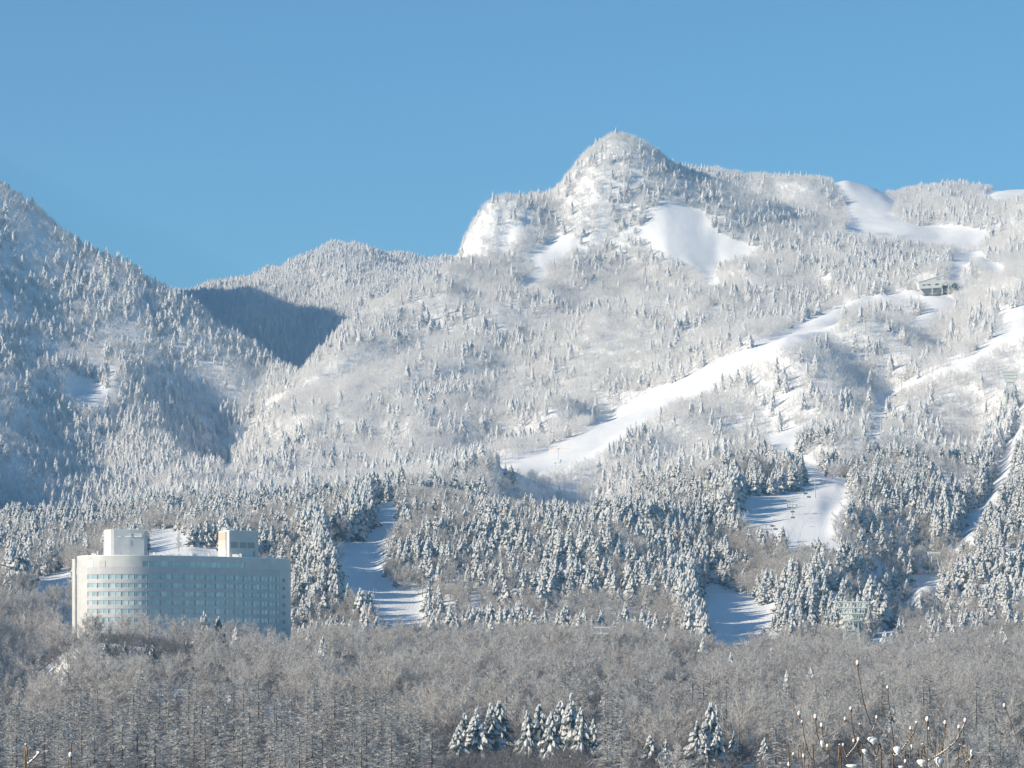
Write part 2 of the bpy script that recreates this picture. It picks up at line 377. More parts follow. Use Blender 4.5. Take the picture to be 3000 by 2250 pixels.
g_row = HY - GZ / GY * F
g_col = np.repeat(cols[:, None], NR, 1)
on_run = (run_of(g_col, g_row, GY) >= 0).astype(float)
for _ in range(14):                                         # soft run edges
    on_run = (on_run + np.roll(on_run, 1, 0) + np.roll(on_run, -1, 0) + np.roll(on_run, 1, 1) + np.roll(on_run, -1, 1)) / 5
amp = np.clip((GY - 1100) / 1100, 0, 1)
gully = fbm(GX / 70 + .6 * vnoise(GX / 200, GY / 200, 9), GY / 330, 3, 4)
relief = amp * (7.5 * np.clip((GY - 1900) / 700, .25, 1) * gully + (4.0 + 11.0 * np.clip((GY - 1350) / 200, 0, 1) * np.clip((2750 - GY) / 400, 0, 1) * np.clip((cols[:, None] - 900) / 400, 0.15, 1)) * fbm(GX / 130, GY / 190, 21, 3)) + np.clip((GY - 1100) / 400, 0, 1) * 1.0 * fbm(GX / 30, GY / 40, 33, 3)
relief = relief + np.clip((GY - 640) / 100, 0, 1) * np.clip((1250 - GY) / 100, 0, 1) * 2.8 * fbm(GX / 55, GY / 80, 40, 3)
FOLDS = [(1600,1485,42,60,15),(2570,1790,30,75,13),(2290,1432,38,32,9),(1930,1690,30,60,8),(2010,1600,30,50,8),(2870,1530,30,80,11),(1690,1215,42,60,13),(2690,1015,36,60,13),(2440,1090,38,70,12),(2720,1200,30,50,8),(640,1420,40,60,11),(500,1230,60,120,10),(570,1380,45,70,13),(2110,1235,34,60,9),(1350,1290,40,60,8),(1180,1010,45,70,9)]
fold = np.zeros_like(GZ)
for px_, py_, rx_, ry_, am_ in FOLDS:
    c_ = int((px_ - PX0) / PSTEP)
    r_ = np.where(gD > 1250, g_row[c_], 1e9)
    k_ = int(np.argmin(np.abs(np.minimum.accumulate(r_) - py_)))
    u_ = (GX - GX[c_, k_]) / rx_; v_ = (GY - gD[k_]) / ry_
    fold += -am_ * 2.0 * u_ * np.exp(-(u_ * u_ + v_ * v_))
relief = relief + fold
crag_m = in_poly(g_col, g_row, [(1320,790),(1385,640),(1440,565),(1545,560),(1580,620),(1500,690),(1400,770)]).astype(float) * (np.abs(GY - 3500) < 250)
for _ in range(3): crag_m = (crag_m + np.roll(crag_m, 1, 0) + np.roll(crag_m, -1, 0) + np.roll(crag_m, 1, 1) + np.roll(crag_m, -1, 1)) / 5
GZ = GZ + relief * (1 - .8 * on_run) + crag_m * (1 - on_run) * 5.0 * (1 - 2 * np.abs(fbm(GX / 16, GY / 22, 77, 3)))

V = np.stack([GX, GY, GZ], -1).reshape(-1, 3)
ii = np.arange(NC * NR).reshape(NC, NR)
Q = np.stack([ii[:-1, :-1], ii[1:, :-1], ii[1:, 1:], ii[:-1, 1:]], -1).reshape(-1, 4)
cen = V[Q].mean(1)
cpx = HX + cen[:, 0] / cen[:, 1] * F; cpy = HY - cen[:, 2] / cen[:, 1] * F
face_run = run_of(cpx, cpy, cen[:, 1])
M['piste'] = mottle(mat('groomed_snow', (0.86, 0.88, 0.91), 0.5, 0.25), 0.08, (0.81, 0.83, 0.87), (0.88, 0.895, 0.92), 8, 0.6, 0.6, 0.35)
mp_ = M['piste'].node_tree.nodes.new('ShaderNodeMapping'); mp_.inputs['Scale'].default_value = (2.2, .35, 1.0)
for l_ in [l for l in M['piste'].node_tree.links if l.from_node.type == 'TEX_COORD']:
    M['piste'].node_tree.links.new(mp_.outputs[0], l_.to_socket)
M['piste'].node_tree.links.new(next(n for n in M['piste'].node_tree.nodes if n.type == 'TEX_COORD').outputs['Object'], mp_.inputs[0])
def grid_mesh(name, faces, m=None):
    used, inv = np.unique(faces.ravel(), return_inverse=True)
    me = bpy.data.meshes.new(name)
    n = len(faces)
    me.vertices.add(len(used)); me.vertices.foreach_set('co', V[used].astype(np.float32).ravel())
    me.loops.add(n * 4); me.loops.foreach_set('vertex_index', inv.astype(np.int32))
    me.polygons.add(n); me.polygons.foreach_set('loop_start', np.arange(0, n * 4, 4, dtype=np.int32))
    me.polygons.foreach_set('use_smooth', np.ones(n, bool))
    me.materials.append(m or M['snow'])
    me.update(calc_edges=True)
    o = bpy.data.objects.new(name, me)
    col.objects.link(o)
    tag(o, kind='structure')
    return o
grid_mesh('mountain_slopes', Q[face_run < 0])
for i in range(len(RUNS)):
    if (face_run == i).sum() > 3: grid_mesh('ski_run', Q[face_run == i], M['piste'])

# ---------------------------------------------------------------- tree forms
def unit(v):
    return v / (np.linalg.norm(v) + 1e-12)

def fir_meshes(seed, h, snow=0.75, whorls=15, fat=1.0, detail=1):
    """-> trunk, foliage, snow load of one snowy fir, h tall"""
    r = random.Random(seed)
    tr, fo, sn = MB(), MB(), MB()
    tr.tube((0, 0, -1.0), (0, 0, h * .55), .016 * h, .010 * h, 5)
    tr.tube((0, 0, h * .55), (0, 0, h * .99), .010 * h, .002 * h, 4)
    for w in range(whorls):
        t = .10 + .87 * (w / (whorls - 1)) ** .95
        z = h * t
        R = h * .30 * fat * ((1 - t) ** .8 * 1.05 + .03) * r.uniform(.85, 1.12)
        nb = max(4, int(round(((5, 7, 9)[detail]) * (.55 + .45 * (1 - t)))))
        a0 = r.uniform(0, 6.28)
        for b in range(nb):
            a = a0 + 2 * math.pi * (b + r.uniform(-.3, .3)) / nb
            L = R * r.uniform(.7, 1.15)
            dr = L * r.uniform(.35, .75)
            wd = (.075 * h * (1 - t) ** .8 + .022 * h) * r.uniform(.75, 1.2) * (.72 if detail == 2 else 1)
            ca, sa = math.cos(a), math.sin(a)
            def P(u, side, dz):
                rad = L * (.05 + .95 * u)
                x = rad * ca - side * sa; y = rad * sa + side * ca
                zz = z + .12 * L * math.sin(min(u, .5) * 3.1) - dr * u ** 1.5 + dz
                return (x, y, zz)
            th = (.022 if detail == 2 else .031) * h * r.uniform(.8, 1.2)
            # needle spray: a drooping leaf with a hanging fringe
            prof = ((0, .25), (.4, 1.0), (.75, .8), (1.0, .12))
            for k in range(3):
                u0, w0 = prof[k]; u1, w1 = prof[k + 1]
                for s in (-1, 1):
                    fo.face([P(u0, 0, 0), P(u1, 0, 0), P(u1, s * wd * w1 * 1.12, -th * 1.5), P(u0, s * wd * w0 * 1.12, -th * 1.5)])
                    if k < 2: fo.face([P(u0, s * wd * w0 * 1.0, -th * 1.2), P(u1, s * wd * w1 * 1.0, -th * 1.2), P(u1, s * wd * w1 * .55, -th * 2.9), P(u0, s * wd * w0 * .5, -th * 2.8)])
            if r.random() < snow:
                c0, c1 = r.uniform(.0, .25), r.uniform(.8, 1.0)
                us = [c0, c0 + (c1 - c0) * .4, c0 + (c1 - c0) * .78, c1]
                ws = [.3, .98, .8, .15]
                hs = [.7, 1.7, 1.6, .5]
                j = [r.uniform(.8, 1.2) for _ in range(4)]
                for k in range(3):
                    for s in (-1, 1):
                        sn.face([P(us[k], 0, th * hs[k] * j[k]), P(us[k + 1], 0, th * hs[k + 1] * j[k + 1]), P(us[k + 1], s * wd * ws[k + 1] * 1.2, -th * 1.65), P(us[k], s * wd * ws[k] * 1.2, -th * 1.65)])
                sn.face([P(us[3], -wd * .18, -th * 1.65), P(us[3], wd * .18, -th * 1.65), P(us[3], 0, th * .5)])
    if snow > .2: sn.ball((0, 0, h * .985), (.012 * h, .012 * h, .025 * h), 5, 3)
    return tr, fo, sn

def bare_meshes(seed, h, spread=.34, snow=.5, dense=1.0, limbs=7, base=.18, up=.75, wid=1.0):
    """-> trunk with limbs, twigs of one leafless crown"""
    r = random.Random(seed)
    tr, tw = MB(), MB()
    def R3(k=1.0):
        return np.array([r.gauss(0, 1), r.gauss(0, 1), r.gauss(0, 1)]) * k
    top = np.array([r.uniform(-.04, .04) * h, r.uniform(-.04, .04) * h, h * .72])
    tr.tube((0, 0, -1.0), top * .5, .018 * h, .012 * h, 5, snow=.15)
    tr.tube(top * .5, top, .012 * h, .005 * h, 4, snow=.25)
    def sliver(p, d, L, w, s):
        d = unit(d); n = unit(np.cross(d, R3()))
        q = p + d * L
        m = p + d * L * .5 + R3(.04 * L)
        tw.face([p - n * w * .5, p + n * w * .5, m + n * w * .4, q, m - n * w * .4], 0, s)
    def sn_(bias=0.0):
        return min(1, max(0, r.gauss(snow + bias, .34)))
    nodes = []
    for i in range(limbs):
        t = base + (1 - base) * (i + r.random()) / limbs
        p = top * t
        a = i * 2.4 + r.uniform(-.5, .5)
        el = up * (0.45 + .75 * t) + r.uniform(-.15, .15)
        d = np.array([math.cos(a) * math.cos(el), math.sin(a) * math.cos(el), math.sin(el)])
        L = h * spread * (1.25 - .5 * t) * r.uniform(.8, 1.15)
        q = p + d * L * .55 + R3(.02 * h)
        e = q + unit(d + np.array([0, 0, .3])) * L * .6
        tr.tube(p, q, .008 * h, .005 * h, 3, snow=.4, cap=False); tr.tube(q, e, .005 * h, .002 * h, 3, snow=.5, cap=False)
        nodes += [(p * .4 + q * .6, d, L), (q, d, L), (q * .5 + e * .5, d, L), (e, d, L)]
    nodes.append((top, np.array([0, 0, 1.0]), h * spread * .8)); nodes.append((top * .8, np.array([0, 0, 1.0]), h * spread * .8))
    for p, d, L in nodes:
        for k in range(int(round(6 * dense))):
            d2 = unit(d * .8 + R3(.55) + np.array([0, 0, .35]))
            L2 = L * r.uniform(.3, .55)
            e2 = p + d2 * L2
            sliver(p, d2, L2, .0075 * h * wid, sn_())
            for k2 in range(int(round(4 * dense))):
                u = r.uniform(.3, 1.0)
                p3 = p + d2 * L2 * u
                d3 = unit(d2 * .7 + R3(.6) + np.array([0, 0, .2]))
                L3 = L2 * r.uniform(.35, .7)
                sliver(p3, d3, L3, .006 * h * wid, sn_(.08))
                if dense >= 1 and r.random() < .6:
                    sliver(p3 + d3 * L3 * .6, unit(d3 + R3(.6)), L3 * .6, .005 * h * wid, sn_(.12))
    return tr, tw

def larch_meshes(seed, h, snow=.63):
    """tall straight trunk, many thin level branches that turn up at the tips, rime on the twigs"""
    r = random.Random(seed)
    tr, tw = MB(), MB()
    tr.tube((0, 0, -1.0), (0, 0, h * .6), .012 * h, .008 * h, 5, snow=.1)
    tr.tube((0, 0, h * .6), (0, 0, h), .008 * h, .0015 * h, 4, snow=.2)
    def R3(k): return np.array([r.gauss(0, k), r.gauss(0, k), r.gauss(0, k)])
    n = 70
    for i in range(n):
        t = .22 + .77 * (i + r.random()) / n
        R = h * .17 * ((1 - t) ** .65 + .06) * r.uniform(.65, 1.2)
        a = r.uniform(0, 6.28)
        p = np.array([0, 0, h * t])
        o = np.array([math.cos(a), math.sin(a), 0])
        e = p + o * R + np.array([0, 0, R * r.uniform(-.35, .12)])
        mid = p * .45 + e * .55 + np.array([0, 0, -.07 * R])
        s0 = min(1, max(0, r.gauss(snow, .25)))
        s0 = min(1, s0 + .25)
        tr.tube(p, mid, .0045 * h, .0036 * h, 3, snow=s0, cap=False); tr.tube(mid, e, .0036 * h, .0012 * h, 3, snow=s0, cap=False)
        for k in range(13):
            u = r.uniform(.2, 1.05)
            q = p + (e - p) * u
            d = unit(o * .7 + np.array([-math.sin(a), math.cos(a), 0]) * r.choice((-1, 1)) * r.uniform(.2, 1.1) + np.array([0, 0, r.uniform(-.7, .35)]))
            L = R * r.uniform(.2, .45) + .02 * h
            nn = unit(np.cross(d, R3(1.0)))
            w = .0048 * h
            tw.face([q - nn * w, q + nn * w, q + d * L], 0, min(1, max(0, r.gauss(snow, .3))))
    return tr, tw

def joined(name, groups):
    """one mesh out of several builders, each with its own material"""
    m = MB()
    mats = []
    for g, mt in groups:
        k = len(m.v); mi = len(mats); mats.append(mt)
        m.v.extend(g.v); m.f.extend(tuple(i + k for i in f) for f in g.f); m.mi.extend([mi] * len(g.f)); m.sn.extend(g.sn)
    return m.mesh(name, mats, snow=True)

# unit trees (1 m tall x h), low land: dark needles under snow pads; high land: rimed white
FIR, BARE, LARCH = [], [], []             # per form: list of (part name, mesh)
proto = {}
def store(kind, k, parts):
    proto.setdefault(kind, []).append(dict(parts=[(n, b.mesh(n, [m], snow=True)) for n, b, m in parts], whole=joined(kind, [(b, m) for n, b, m in parts])))
for k in range(5):
    t, f, s = fir_meshes(100 + k, 12.0, (.95, .88, .97, .8, .93)[k], 11 + k % 3, (1.15, 1.0, 1.25, 1.2, 1.05)[k])
    store('fir', k, [('trunk', t, M['bark']), ('crown', f, M['needle']), ('snow', s, M['pad'])])
for k in range(4):
    t, f, s = fir_meshes(140 + k, 12.0, (.8, .72, .86, .76)[k], 18, (1.25, 1.3, 1.1, 1.2)[k], 2)
    store('front_fir', k, [('trunk', t, M['bark']), ('crown', f, M['needle']), ('snow', s, M['pad'])])
for k in range(2):
    t, f, s = fir_meshes(160 + k, 12.0, .22, 15, 1.15)
    store('green_fir', k, [('trunk', t, M['bark']), ('crown', f, M['needle']), ('snow', s, M['pad'])])
for k in range(5):
    t, c = bare_meshes(200 + k, 9.0, (.32, .37, .29, .34, .40)[k], .60, 1.0, 7, .2, (.8, .7, .9, .8, .65)[k])
    store('bare', k, [('trunk', t, M['twig_low']), ('crown', c, M['twig_low'])])
for k in range(4):
    t, c = larch_meshes(300 + k, 15.0)
    store('larch', k, [('trunk', t, M['twig_larch']), ('crown', c, M['twig_larch'])])
for k in range(4):
    t, f, s = fir_meshes(400 + k, 12.0, .99, 12, (.95, 1.1, .85, 1.0)[k], 0)
    store('high_fir', k, [('trunk', t, M['bark']), ('crown', f, M['needle_rime']), ('snow', s, M['pad'])])
for k in range(4):
    t, c = bare_meshes(500 + k, 8.0, (.4, .46, .36, .42)[k], .95, .62, 6, .15, .75, 1.6)
    store('high_bare', k, [('trunk', t, M['twig_high']), ('crown', c, M['twig_high'])])
M['twig_brush'] = twig_mat('brush_twigs', (0.10, 0.082, 0.075), (0.62, 0.62, 0.64))  # undergrowth, its dark colour also standing in for shade between the trees
for k in range(3):
    t, c = bare_meshes(600 + k, 4.0, .55, .22, .8, 6, .05, .6, 1.9)
    store('brush', k, [('stems', t, M['twig_brush']), ('crown', c, M['twig_brush'])])
BASE_H = dict(fir=12.0, green_fir=12.0, front_fir=12.0, bare=9.0, larch=15.0, high_fir=12.0, high_bare=8.0, brush=4.0)

# ---------------------------------------------------------------- where trees stand
PL, PR = -420.0, 3160.0
def strew(d0, d1, area, p0=PL, p1=PR):
    m = int(.5 * (d1 ** 2 - d0 ** 2) * (p1 - p0) / F / area)
    return np.sqrt(rng.random(m) * (d1 ** 2 - d0 ** 2) + d0 ** 2), rng.uniform(p0, p1, m)

n_brush = len(strew(655, 1195, 11.0)[0])                # the last ones strewn are low brush
tD, tP = (np.concatenate(z) for z in zip(strew(655, 1190, 92.0), strew(1190, 2050, 30.0), strew(2050, 3200, 22.0), strew(3200, 5050, 19.0), strew(1190, 1900, 22.0, 900, 1090), strew(1190, 1700, 22.0, 1960, 2075), strew(1500, 2000, 22.0, 2090, 2230), strew(3250, 3760, 40.0, 1300, 2350), strew(655, 1195, 11.0)))
tZ = ground(tP, tD)
tX = (tP - HX) / F * tD
tY = HY - tZ / tD * F                        # image row of the foot
n = len(tD)
# what lies behind crests
rowpy = HY - GZ / GY * F
hor = np.minimum.accumulate(rowpy, axis=1)
ci = np.clip(((tP - PX0) / PSTEP).astype(int), 0, NC - 1)
ri = np.clip(np.searchsorted(gD, tD) - 2, 0, NR - 1)
hidden = tY - 15 * F / tD > hor[ci, ri] + 10
# forest make-up (old: distance along the first setting-out)
old = gi(tD)
clump = fbm(tX / 40, tD / 60, 50, 3) + .5 * fbm(tX / 130, tD / 180, 60, 2)
u = rng.random(n)
high = old > 1750 + 850 * rng.random(n) + 150 * vnoise(tX / 80, tD / 80, 70)
farup = old > 2520 + 120 * vnoise(tX / 80, tD / 80, 70)
keep = ~hidden
pf = np.where(farup, .055 + .11 * clump, .40 + .6 * clump)                     # share of firs
left_mtn = farup & (tP < 870) & (old < 4300)
pf = np.where(left_mtn, .17 + .2 * clump, pf)
far_ridge = (old > 4600) & (tP < 1340)
pf = np.where(far_ridge, .28 + .2 * clump, pf)
dens = np.ones(n)
dens = np.where(left_mtn, .95 + .2 * clump, dens)
dens = np.where(left_mtn & (tY < 900), .8 + .2 * clump, dens)
low = old < 1235
pf = np.where(low, .012, pf)
pf = np.where((old < 1330) & ~low, .06, pf)
pf = np.where((old > 1230) & (old < 1500) & (tP < 205), .04, pf)
firs_zone = ((old > 1330) & (old < 2000) & (tP > 1150) & (tP < 2050)) | ((old > 1330) & (tP > 850) & (tP < 1010) & (old < 2100)) | ((old > 1500) & (old < 2500) & (tP > 2870)) | ((old > 1380) & (old < 1800) & (tP > 2240) & (tP < 2640))
pf = np.where(firs_zone, .62 + .65 * clump, pf)
crag = in_poly(tP, tY, [(1330,770),(1385,650),(1440,575),(1540,570),(1560,620),(1470,700),(1400,760)])
dens = np.where(crag, .5, dens)
isfir = u < pf
edge = np.zeros(n, bool)
for reach in (5.0, 11.0):
    q = run_of(tP + reach * F / tD, tY, tD)
    edge |= np.isin(q, (0, 2, 8, 9, 11, 12))
isfir |= edge & (u < .8)
keep &= (rng.random(n) < dens)
keep &= ~low | (rng.random(n) < .88 + .6 * clump)          # glades in the foreground wood
hgt = np.where(isfir, np.where(farup, rng.uniform(8, 14, n), 5.5 + 7.5 * rng.random(n) ** 1.2), np.where(high, rng.uniform(5, 8.5, n), rng.uniform(6.5, 9.5, n)))
hgt = np.where(old < 1235, np.where(isfir, rng.uniform(9, 13, n), rng.uniform(8, 13.5, n)), hgt)
hgt = np.where((old > 4250) & (tP > 1340), hgt * .88, hgt)
hgt = np.where(edge, hgt * 1.15 + 3.0, hgt)
before_green = (tP > 285) & (tP < 590) & (tD > 900) & (tD < 1120)
hgt = np.where(before_green, np.minimum(hgt, np.maximum((tY - 1918) / F * tD, 2.5)), hgt)
# runs stay open: neither foot nor upper half of a tree stands over a run that lies on that slope
for frac in (0, .25, .5):
    k = run_of(tP, tY - frac * hgt * F / tD, tD * 1.0)
    keep &= ~(k >= 0)
k2 = run_of(tP, tY - .55 * hgt * F / tD, tD + 180)
keep &= ~((k2 >= 0) & (old < 2400))
# the hotel's own ground
keep &= ~((tD > 1195) & (tD < 1330) & (tP > 170) & (tP < 900))
for px_, fy_, ty_ in ((1400, 2240, 120), (1620, 2240, 150), (2075, 2240, 80), (2612, 2216, 30)):
    keep &= ~((np.abs(tP - px_) < ty_) & (tY > 2190) & (tD < 800) & (np.arange(n) < n - n_brush))
# not above the hotel: trees before it only as high as they are seen there
kind = np.where(isfir, np.where(farup, 4, 0), np.where(high, 5, 2))
brush = np.arange(n) >= n - n_brush
hgt = np.where(brush, rng.uniform(2.2, 4.5, n), hgt)
kind = np.where(brush, 6, kind)
larch_zone = ~brush & (old < 885) & (tP < 1250 + 120 * vnoise(tD / 30, tX / 30, 80)) & ~isfir
larch_zone |= ~brush & ~isfir & (old < 860) & (rng.random(n) < .28)
kind = np.where(larch_zone, 3, kind)
hgt = np.where(larch_zone, rng.uniform(11.5, 17.5, n), hgt)
KN = ['fir', 'green_fir', 'bare', 'larch', 'high_fir', 'high_bare', 'brush']
idx = np.where(keep)[0]
tP, tD, tX, tZ, tY, hgt, kind = tP[idx], tD[idx], tX[idx], tZ[idx], tY[idx], hgt[idx], kind[idx]
print('trees', len(tD), np.bincount(kind, minlength=6))
n = len(tD)
rot = rng.uniform(0, 6.283, n)
var = rng.integers(0, 1000, n)
girth = rng.uniform(.82, 1.28, n)

def scatter(name, sel, kname, label, cat):
    """a wood that reads as one mass: points carrying turned, scaled copies of the tree forms"""
    forms = proto[kname]
    me = bpy.data.meshes.new(name)
    m = len(sel)
    me.vertices.add(m)
    me.vertices.foreach_set('co', np.stack([tX[sel], tD[sel], tZ[sel] - .1], -1).astype(np.float32).ravel())
    for an, val in (('rot', rot[sel]), ('size', hgt[sel] / BASE_H[kname]), ('girth', girth[sel] * hgt[sel] / BASE_H[kname])):
        a = me.attributes.new(an, 'FLOAT', 'POINT'); a.data.foreach_set('value', val.astype(np.float32))
    a = me.attributes.new('form', 'INT', 'POINT'); a.data.foreach_set('value', (var[sel] % len(forms)).astype(np.int32))
    o = bpy.data.objects.new(name, me)
    col.objects.link(o)
    ng = bpy.data.node_groups.new(name, 'GeometryNodeTree')
    ng.interface.new_socket('Geometry', in_out='INPUT', socket_type='NodeSocketGeometry')
    ng.interface.new_socket('Geometry', in_out='OUTPUT', socket_type='NodeSocketGeometry')
    N, L = ng.nodes, ng.links
    gi, go, jn = N.new('NodeGroupInput'), N.new('NodeGroupOutput'), N.new('GeometryNodeJoinGeometry')
    def attr(nm, t):
        x = N.new('GeometryNodeInputNamedAttribute'); x.data_type = t; x.inputs['Name'].default_value = nm
        return x.outputs['Attribute']
    comb = N.new('ShaderNodeCombineXYZ'); L.new(attr('rot', 'FLOAT'), comb.inputs['Z'])
    sz = N.new('ShaderNodeCombineXYZ'); gth = attr('girth', 'FLOAT'); L.new(gth, sz.inputs['X']); L.new(gth, sz.inputs['Y']); L.new(attr('size', 'FLOAT'), sz.inputs['Z']); size = sz.outputs[0]; form = attr('form', 'INT')
    for k, fm in enumerate(forms):
        po = bpy.data.objects.new(name + '_form', fm['whole'])
        oi = N.new('GeometryNodeObjectInfo'); oi.inputs['Object'].default_value = po; oi.inputs['As Instance'].default_value = True
        cp = N.new('FunctionNodeCompare'); cp.data_type = 'INT'; cp.operation = 'EQUAL'
        L.new(form, cp.inputs[2]); cp.inputs[3].default_value = k
        ip = N.new('GeometryNodeInstanceOnPoints')
        L.new(gi.outputs[0], ip.inputs['Points']); L.new(cp.outputs['Result'], ip.inputs['Selection']); L.new(oi.outputs['Geometry'], ip.inputs['Instance'])
        L.new(comb.outputs[0], ip.inputs['Rotation']); L.new(size, ip.inputs['Scale'])
        L.new(ip.outputs[0], jn.inputs[0])
    L.new(jn.outputs[0], go.inputs[0])
    md = o.modifiers.new('wood', 'NODES'); md.node_group = ng
    tag(o, label, cat, kind='stuff')
    return o


# ---------------------------------------------------------------- the largest trees one by one, the rest as woods
def foot(px, py, d0, d1):
    """distance at which the land at column px shows at row py"""
    d = np.linspace(d0, d1, 400)
    r = HY - ground(np.full(400, float(px)), d) / d * F
    k = np.argmin(np.abs(r - py))
    return float(d[k])

ORD = 'first second third fourth fifth sixth seventh eighth ninth tenth eleventh twelfth thirteenth fourteenth fifteenth sixteenth seventeenth eighteenth nineteenth twentieth twenty-first twenty-second twenty-third twenty-fourth twenty-fifth twenty-sixth twenty-seventh twenty-eighth'.split()
def plant(name, kname, form, px, D, h, rz, label, group):
    x = (px - HX) / F * D
    t = empty(name, (x, D, float(ground(px, D)) - .1), rz)
    sc = h / BASE_H[kname]
    gw = rnd.uniform(.85, 1.25)
    t.scale = (sc * gw, sc * gw, sc)
    tag(t, label, 'tree', group)
    for pn, me in proto[kname][form % len(proto[kname])]['parts']:
        c = bpy.data.objects.new(pn, me)
        col.objects.link(c)
        c.parent = t
        if kname == 'green_fir' and pn == 'snow': c['kind'] = 'stuff'
    return t

# firs that stand out, set one by one: column, foot row, top row
FRONT = [(1340,2238,2128),(1362,2215,2088),(1396,2236,2075),(1438,2226,2058),(1462,2205,2052),(1505,2125,2032),(1545,2242,2078),(1580,2226,2060),(1615,2242,2084),(1643,2214,2052),(1673,2236,2030),(1702,2248,2070),(1738,2240,2105),(1768,2128,2036),(1815,2236,2135),(1850,2120,2048),(1905,2250,2150),(1950,2258,2165),(2042,2242,2112),(2066,2256,2148),(2082,2236,2058),(2104,2252,2120),(2150,2246,2140),(2206,2092,2038),(2240,2250,2160),(2612,2216,2072)]
for i, (px, fy, ty) in enumerate(FRONT):
    D = foot(px, fy, 690, 1150)
    plant('fir_tree', 'front_fir', i, px, D, (fy - ty) / F * D, rnd.uniform(0, 6.28), 'snow-covered fir at the bottom edge, %s from the hotel side of the foreground row' % ORD[i], 'firs in the foreground row')
GREEN = [(312,1932,1872),(338,1940,1885),(366,1935,1880),(428,1955,1888),(446,1948,1890),(470,1940,1896),(545,1930,1880),(570,1925,1890)]
for i, (px, fy, ty) in enumerate(GREEN):
    D = foot(px, fy, 1000, 1190)
    plant('green_fir_tree', 'green_fir', i, px, D, (fy - ty) / F * D, rnd.uniform(0, 6.28), 'dark green fir with little snow below the hotel, %s counting from the hotel rounded end' % ORD[i], 'green firs below the hotel')
NEARH = [(598,1862,1790,'snowy green conifer rising before the lower hotel windows', 1165), (640,1868,1806,'small dark conifer beside the larger one before the hotel windows', 1168), (905,1905,1845,'lone snowy fir by the leafless wood beyond the hotel corner', 1190)]
for i, (px, fy, ty, lb, D) in enumerate(NEARH):
    plant('fir_tree', 'green_fir' if i == 1 else 'front_fir', i, px, D, (HY - ground(px, D) / D * F - ty) / F * D, 1.0 + i, lb, 'conifers close to the hotel')
BACK = [(562,1600,1532),(585,1602,1520),(606,1600,1515),(628,1596,1522),(646,1590,1512)]
for i, (px, fy, ty) in enumerate(BACK):
    D = foot(px, fy, 1440, 1760)
    plant('fir_tree', 'fir', i, px, D, (fy - ty) / F * D, rnd.uniform(0, 6.28), 'snowy fir on the slope between the two rooftop towers, %s from the round tower' % ORD[i], 'firs behind the hotel roof')
D = foot(524, 1616, 1440, 1760)
plant('larch_tree', 'larch', 1, 524, D, 62 / F * D, .5, 'lone pale frosted larch on the snow slope behind the hotel roof', 'lone larch behind the hotel')

def place_word(px, D):
    below = 'left of the hotel' if px < 210 else 'below the rounded hotel end' if px < 300 else 'below the round rooftop tower' if px < 440 else 'below the hotel middle' if px < 640 else 'below the box rooftop tower' if px < 760 else 'below the far hotel corner' if px < 900 else 'below the wood right of the hotel' if px < 1090 else 'below the run beside the hotel' if px < 1260 else 'below the edge of the fir stand' if px < 1450 else 'below the middle of the fir stand' if px < 1750 else 'below the end of the fir stand' if px < 2040 else 'below the lowest open run' if px < 2290 else 'below the nearest pylon' if px < 2560 else 'below the small sunlit run' if px < 2780 else 'towards the right picture edge'
    if D < 1200: return below + (' at the bottom' if D < 790 else ' in front ranks' if D < 900 else ' in middle ranks' if D < 1050 else ' in rear ranks')
    if D < 1010: side = ('near the bottom corner below the hotel' if px < 500 else 'below the hotel corner' if px < 1000 else 'behind the foreground fir row' if px < 1900 else 'behind the budding shrub' if px > 2300 else 'beside the foreground firs')
    elif D < 1200: side = ('under the rounded hotel end' if px < 420 else 'under the hotel windows' if px < 900 else 'below the run beside the hotel' if px < 1350 else 'below the middle fir stand' if px < 2000 else 'below the lowest open run' if px < 2350 else 'below the lattice pylons')
    else: side = ('beside the shaded run next to the hotel' if px < 215 else 'on the slope behind the hotel' if px < 860 else 'between the hotel and its run' if px < 975 else 'on the hotel edge of its run' if px < 1090 else 'on the far edge of the hotel run' if px < 1300 else 'in the near end of the middle knoll stand' if px < 1500 else 'in the heart of the middle knoll stand' if px < 1780 else 'in the far end of the middle knoll stand' if px < 2030 else 'above the lowest open run' if px < 2400 else 'around the lattice pylons' if px < 2830 else 'on the slope beyond the cableway cut')
    return side + (' low down' if D < 1400 else ' midway' if D < 1520 else ' high up') if D > 1200 and 860 < px < 2830 else side
inframe = (tP > -20) & (tP < 3020) & (tY - hgt * F / tD < 2240)
single = np.zeros(n, bool)
for kk, nm, what in ((0, 'fir_tree', 'snow-laden fir'), (2, 'bare_tree', 'rimed bare tree'), (3, 'larch_tree', 'tall frosted larch')):
    sel = np.where((kind == kk) & inframe)[0]
    lim = 262 if kk == 0 else 300
    sel = sel[np.argsort(-(hgt[sel] * F / tD[sel]))][:lim]
    single[sel] = True
    by = {}
    for i in sel: by.setdefault(place_word(tP[i], tD[i]), []).append(i)
    for w, ids in by.items():
        ids.sort(key=lambda i: tP[i])
        for j, i in enumerate(ids):
            lb = '%s %s' % (what, w)
            if 1 < len(ids) <= 12: lb = '%s %s, %s from left' % (what, w, ORD[j])
            plant(nm, KN[kk], int(var[i]), float(tP[i]), float(tD[i]), float(hgt[i]), float(rot[i]), lb, '%s %s' % (what.replace('tree', 'trees').replace('larch', 'larches').replace('fir', 'firs'), w))
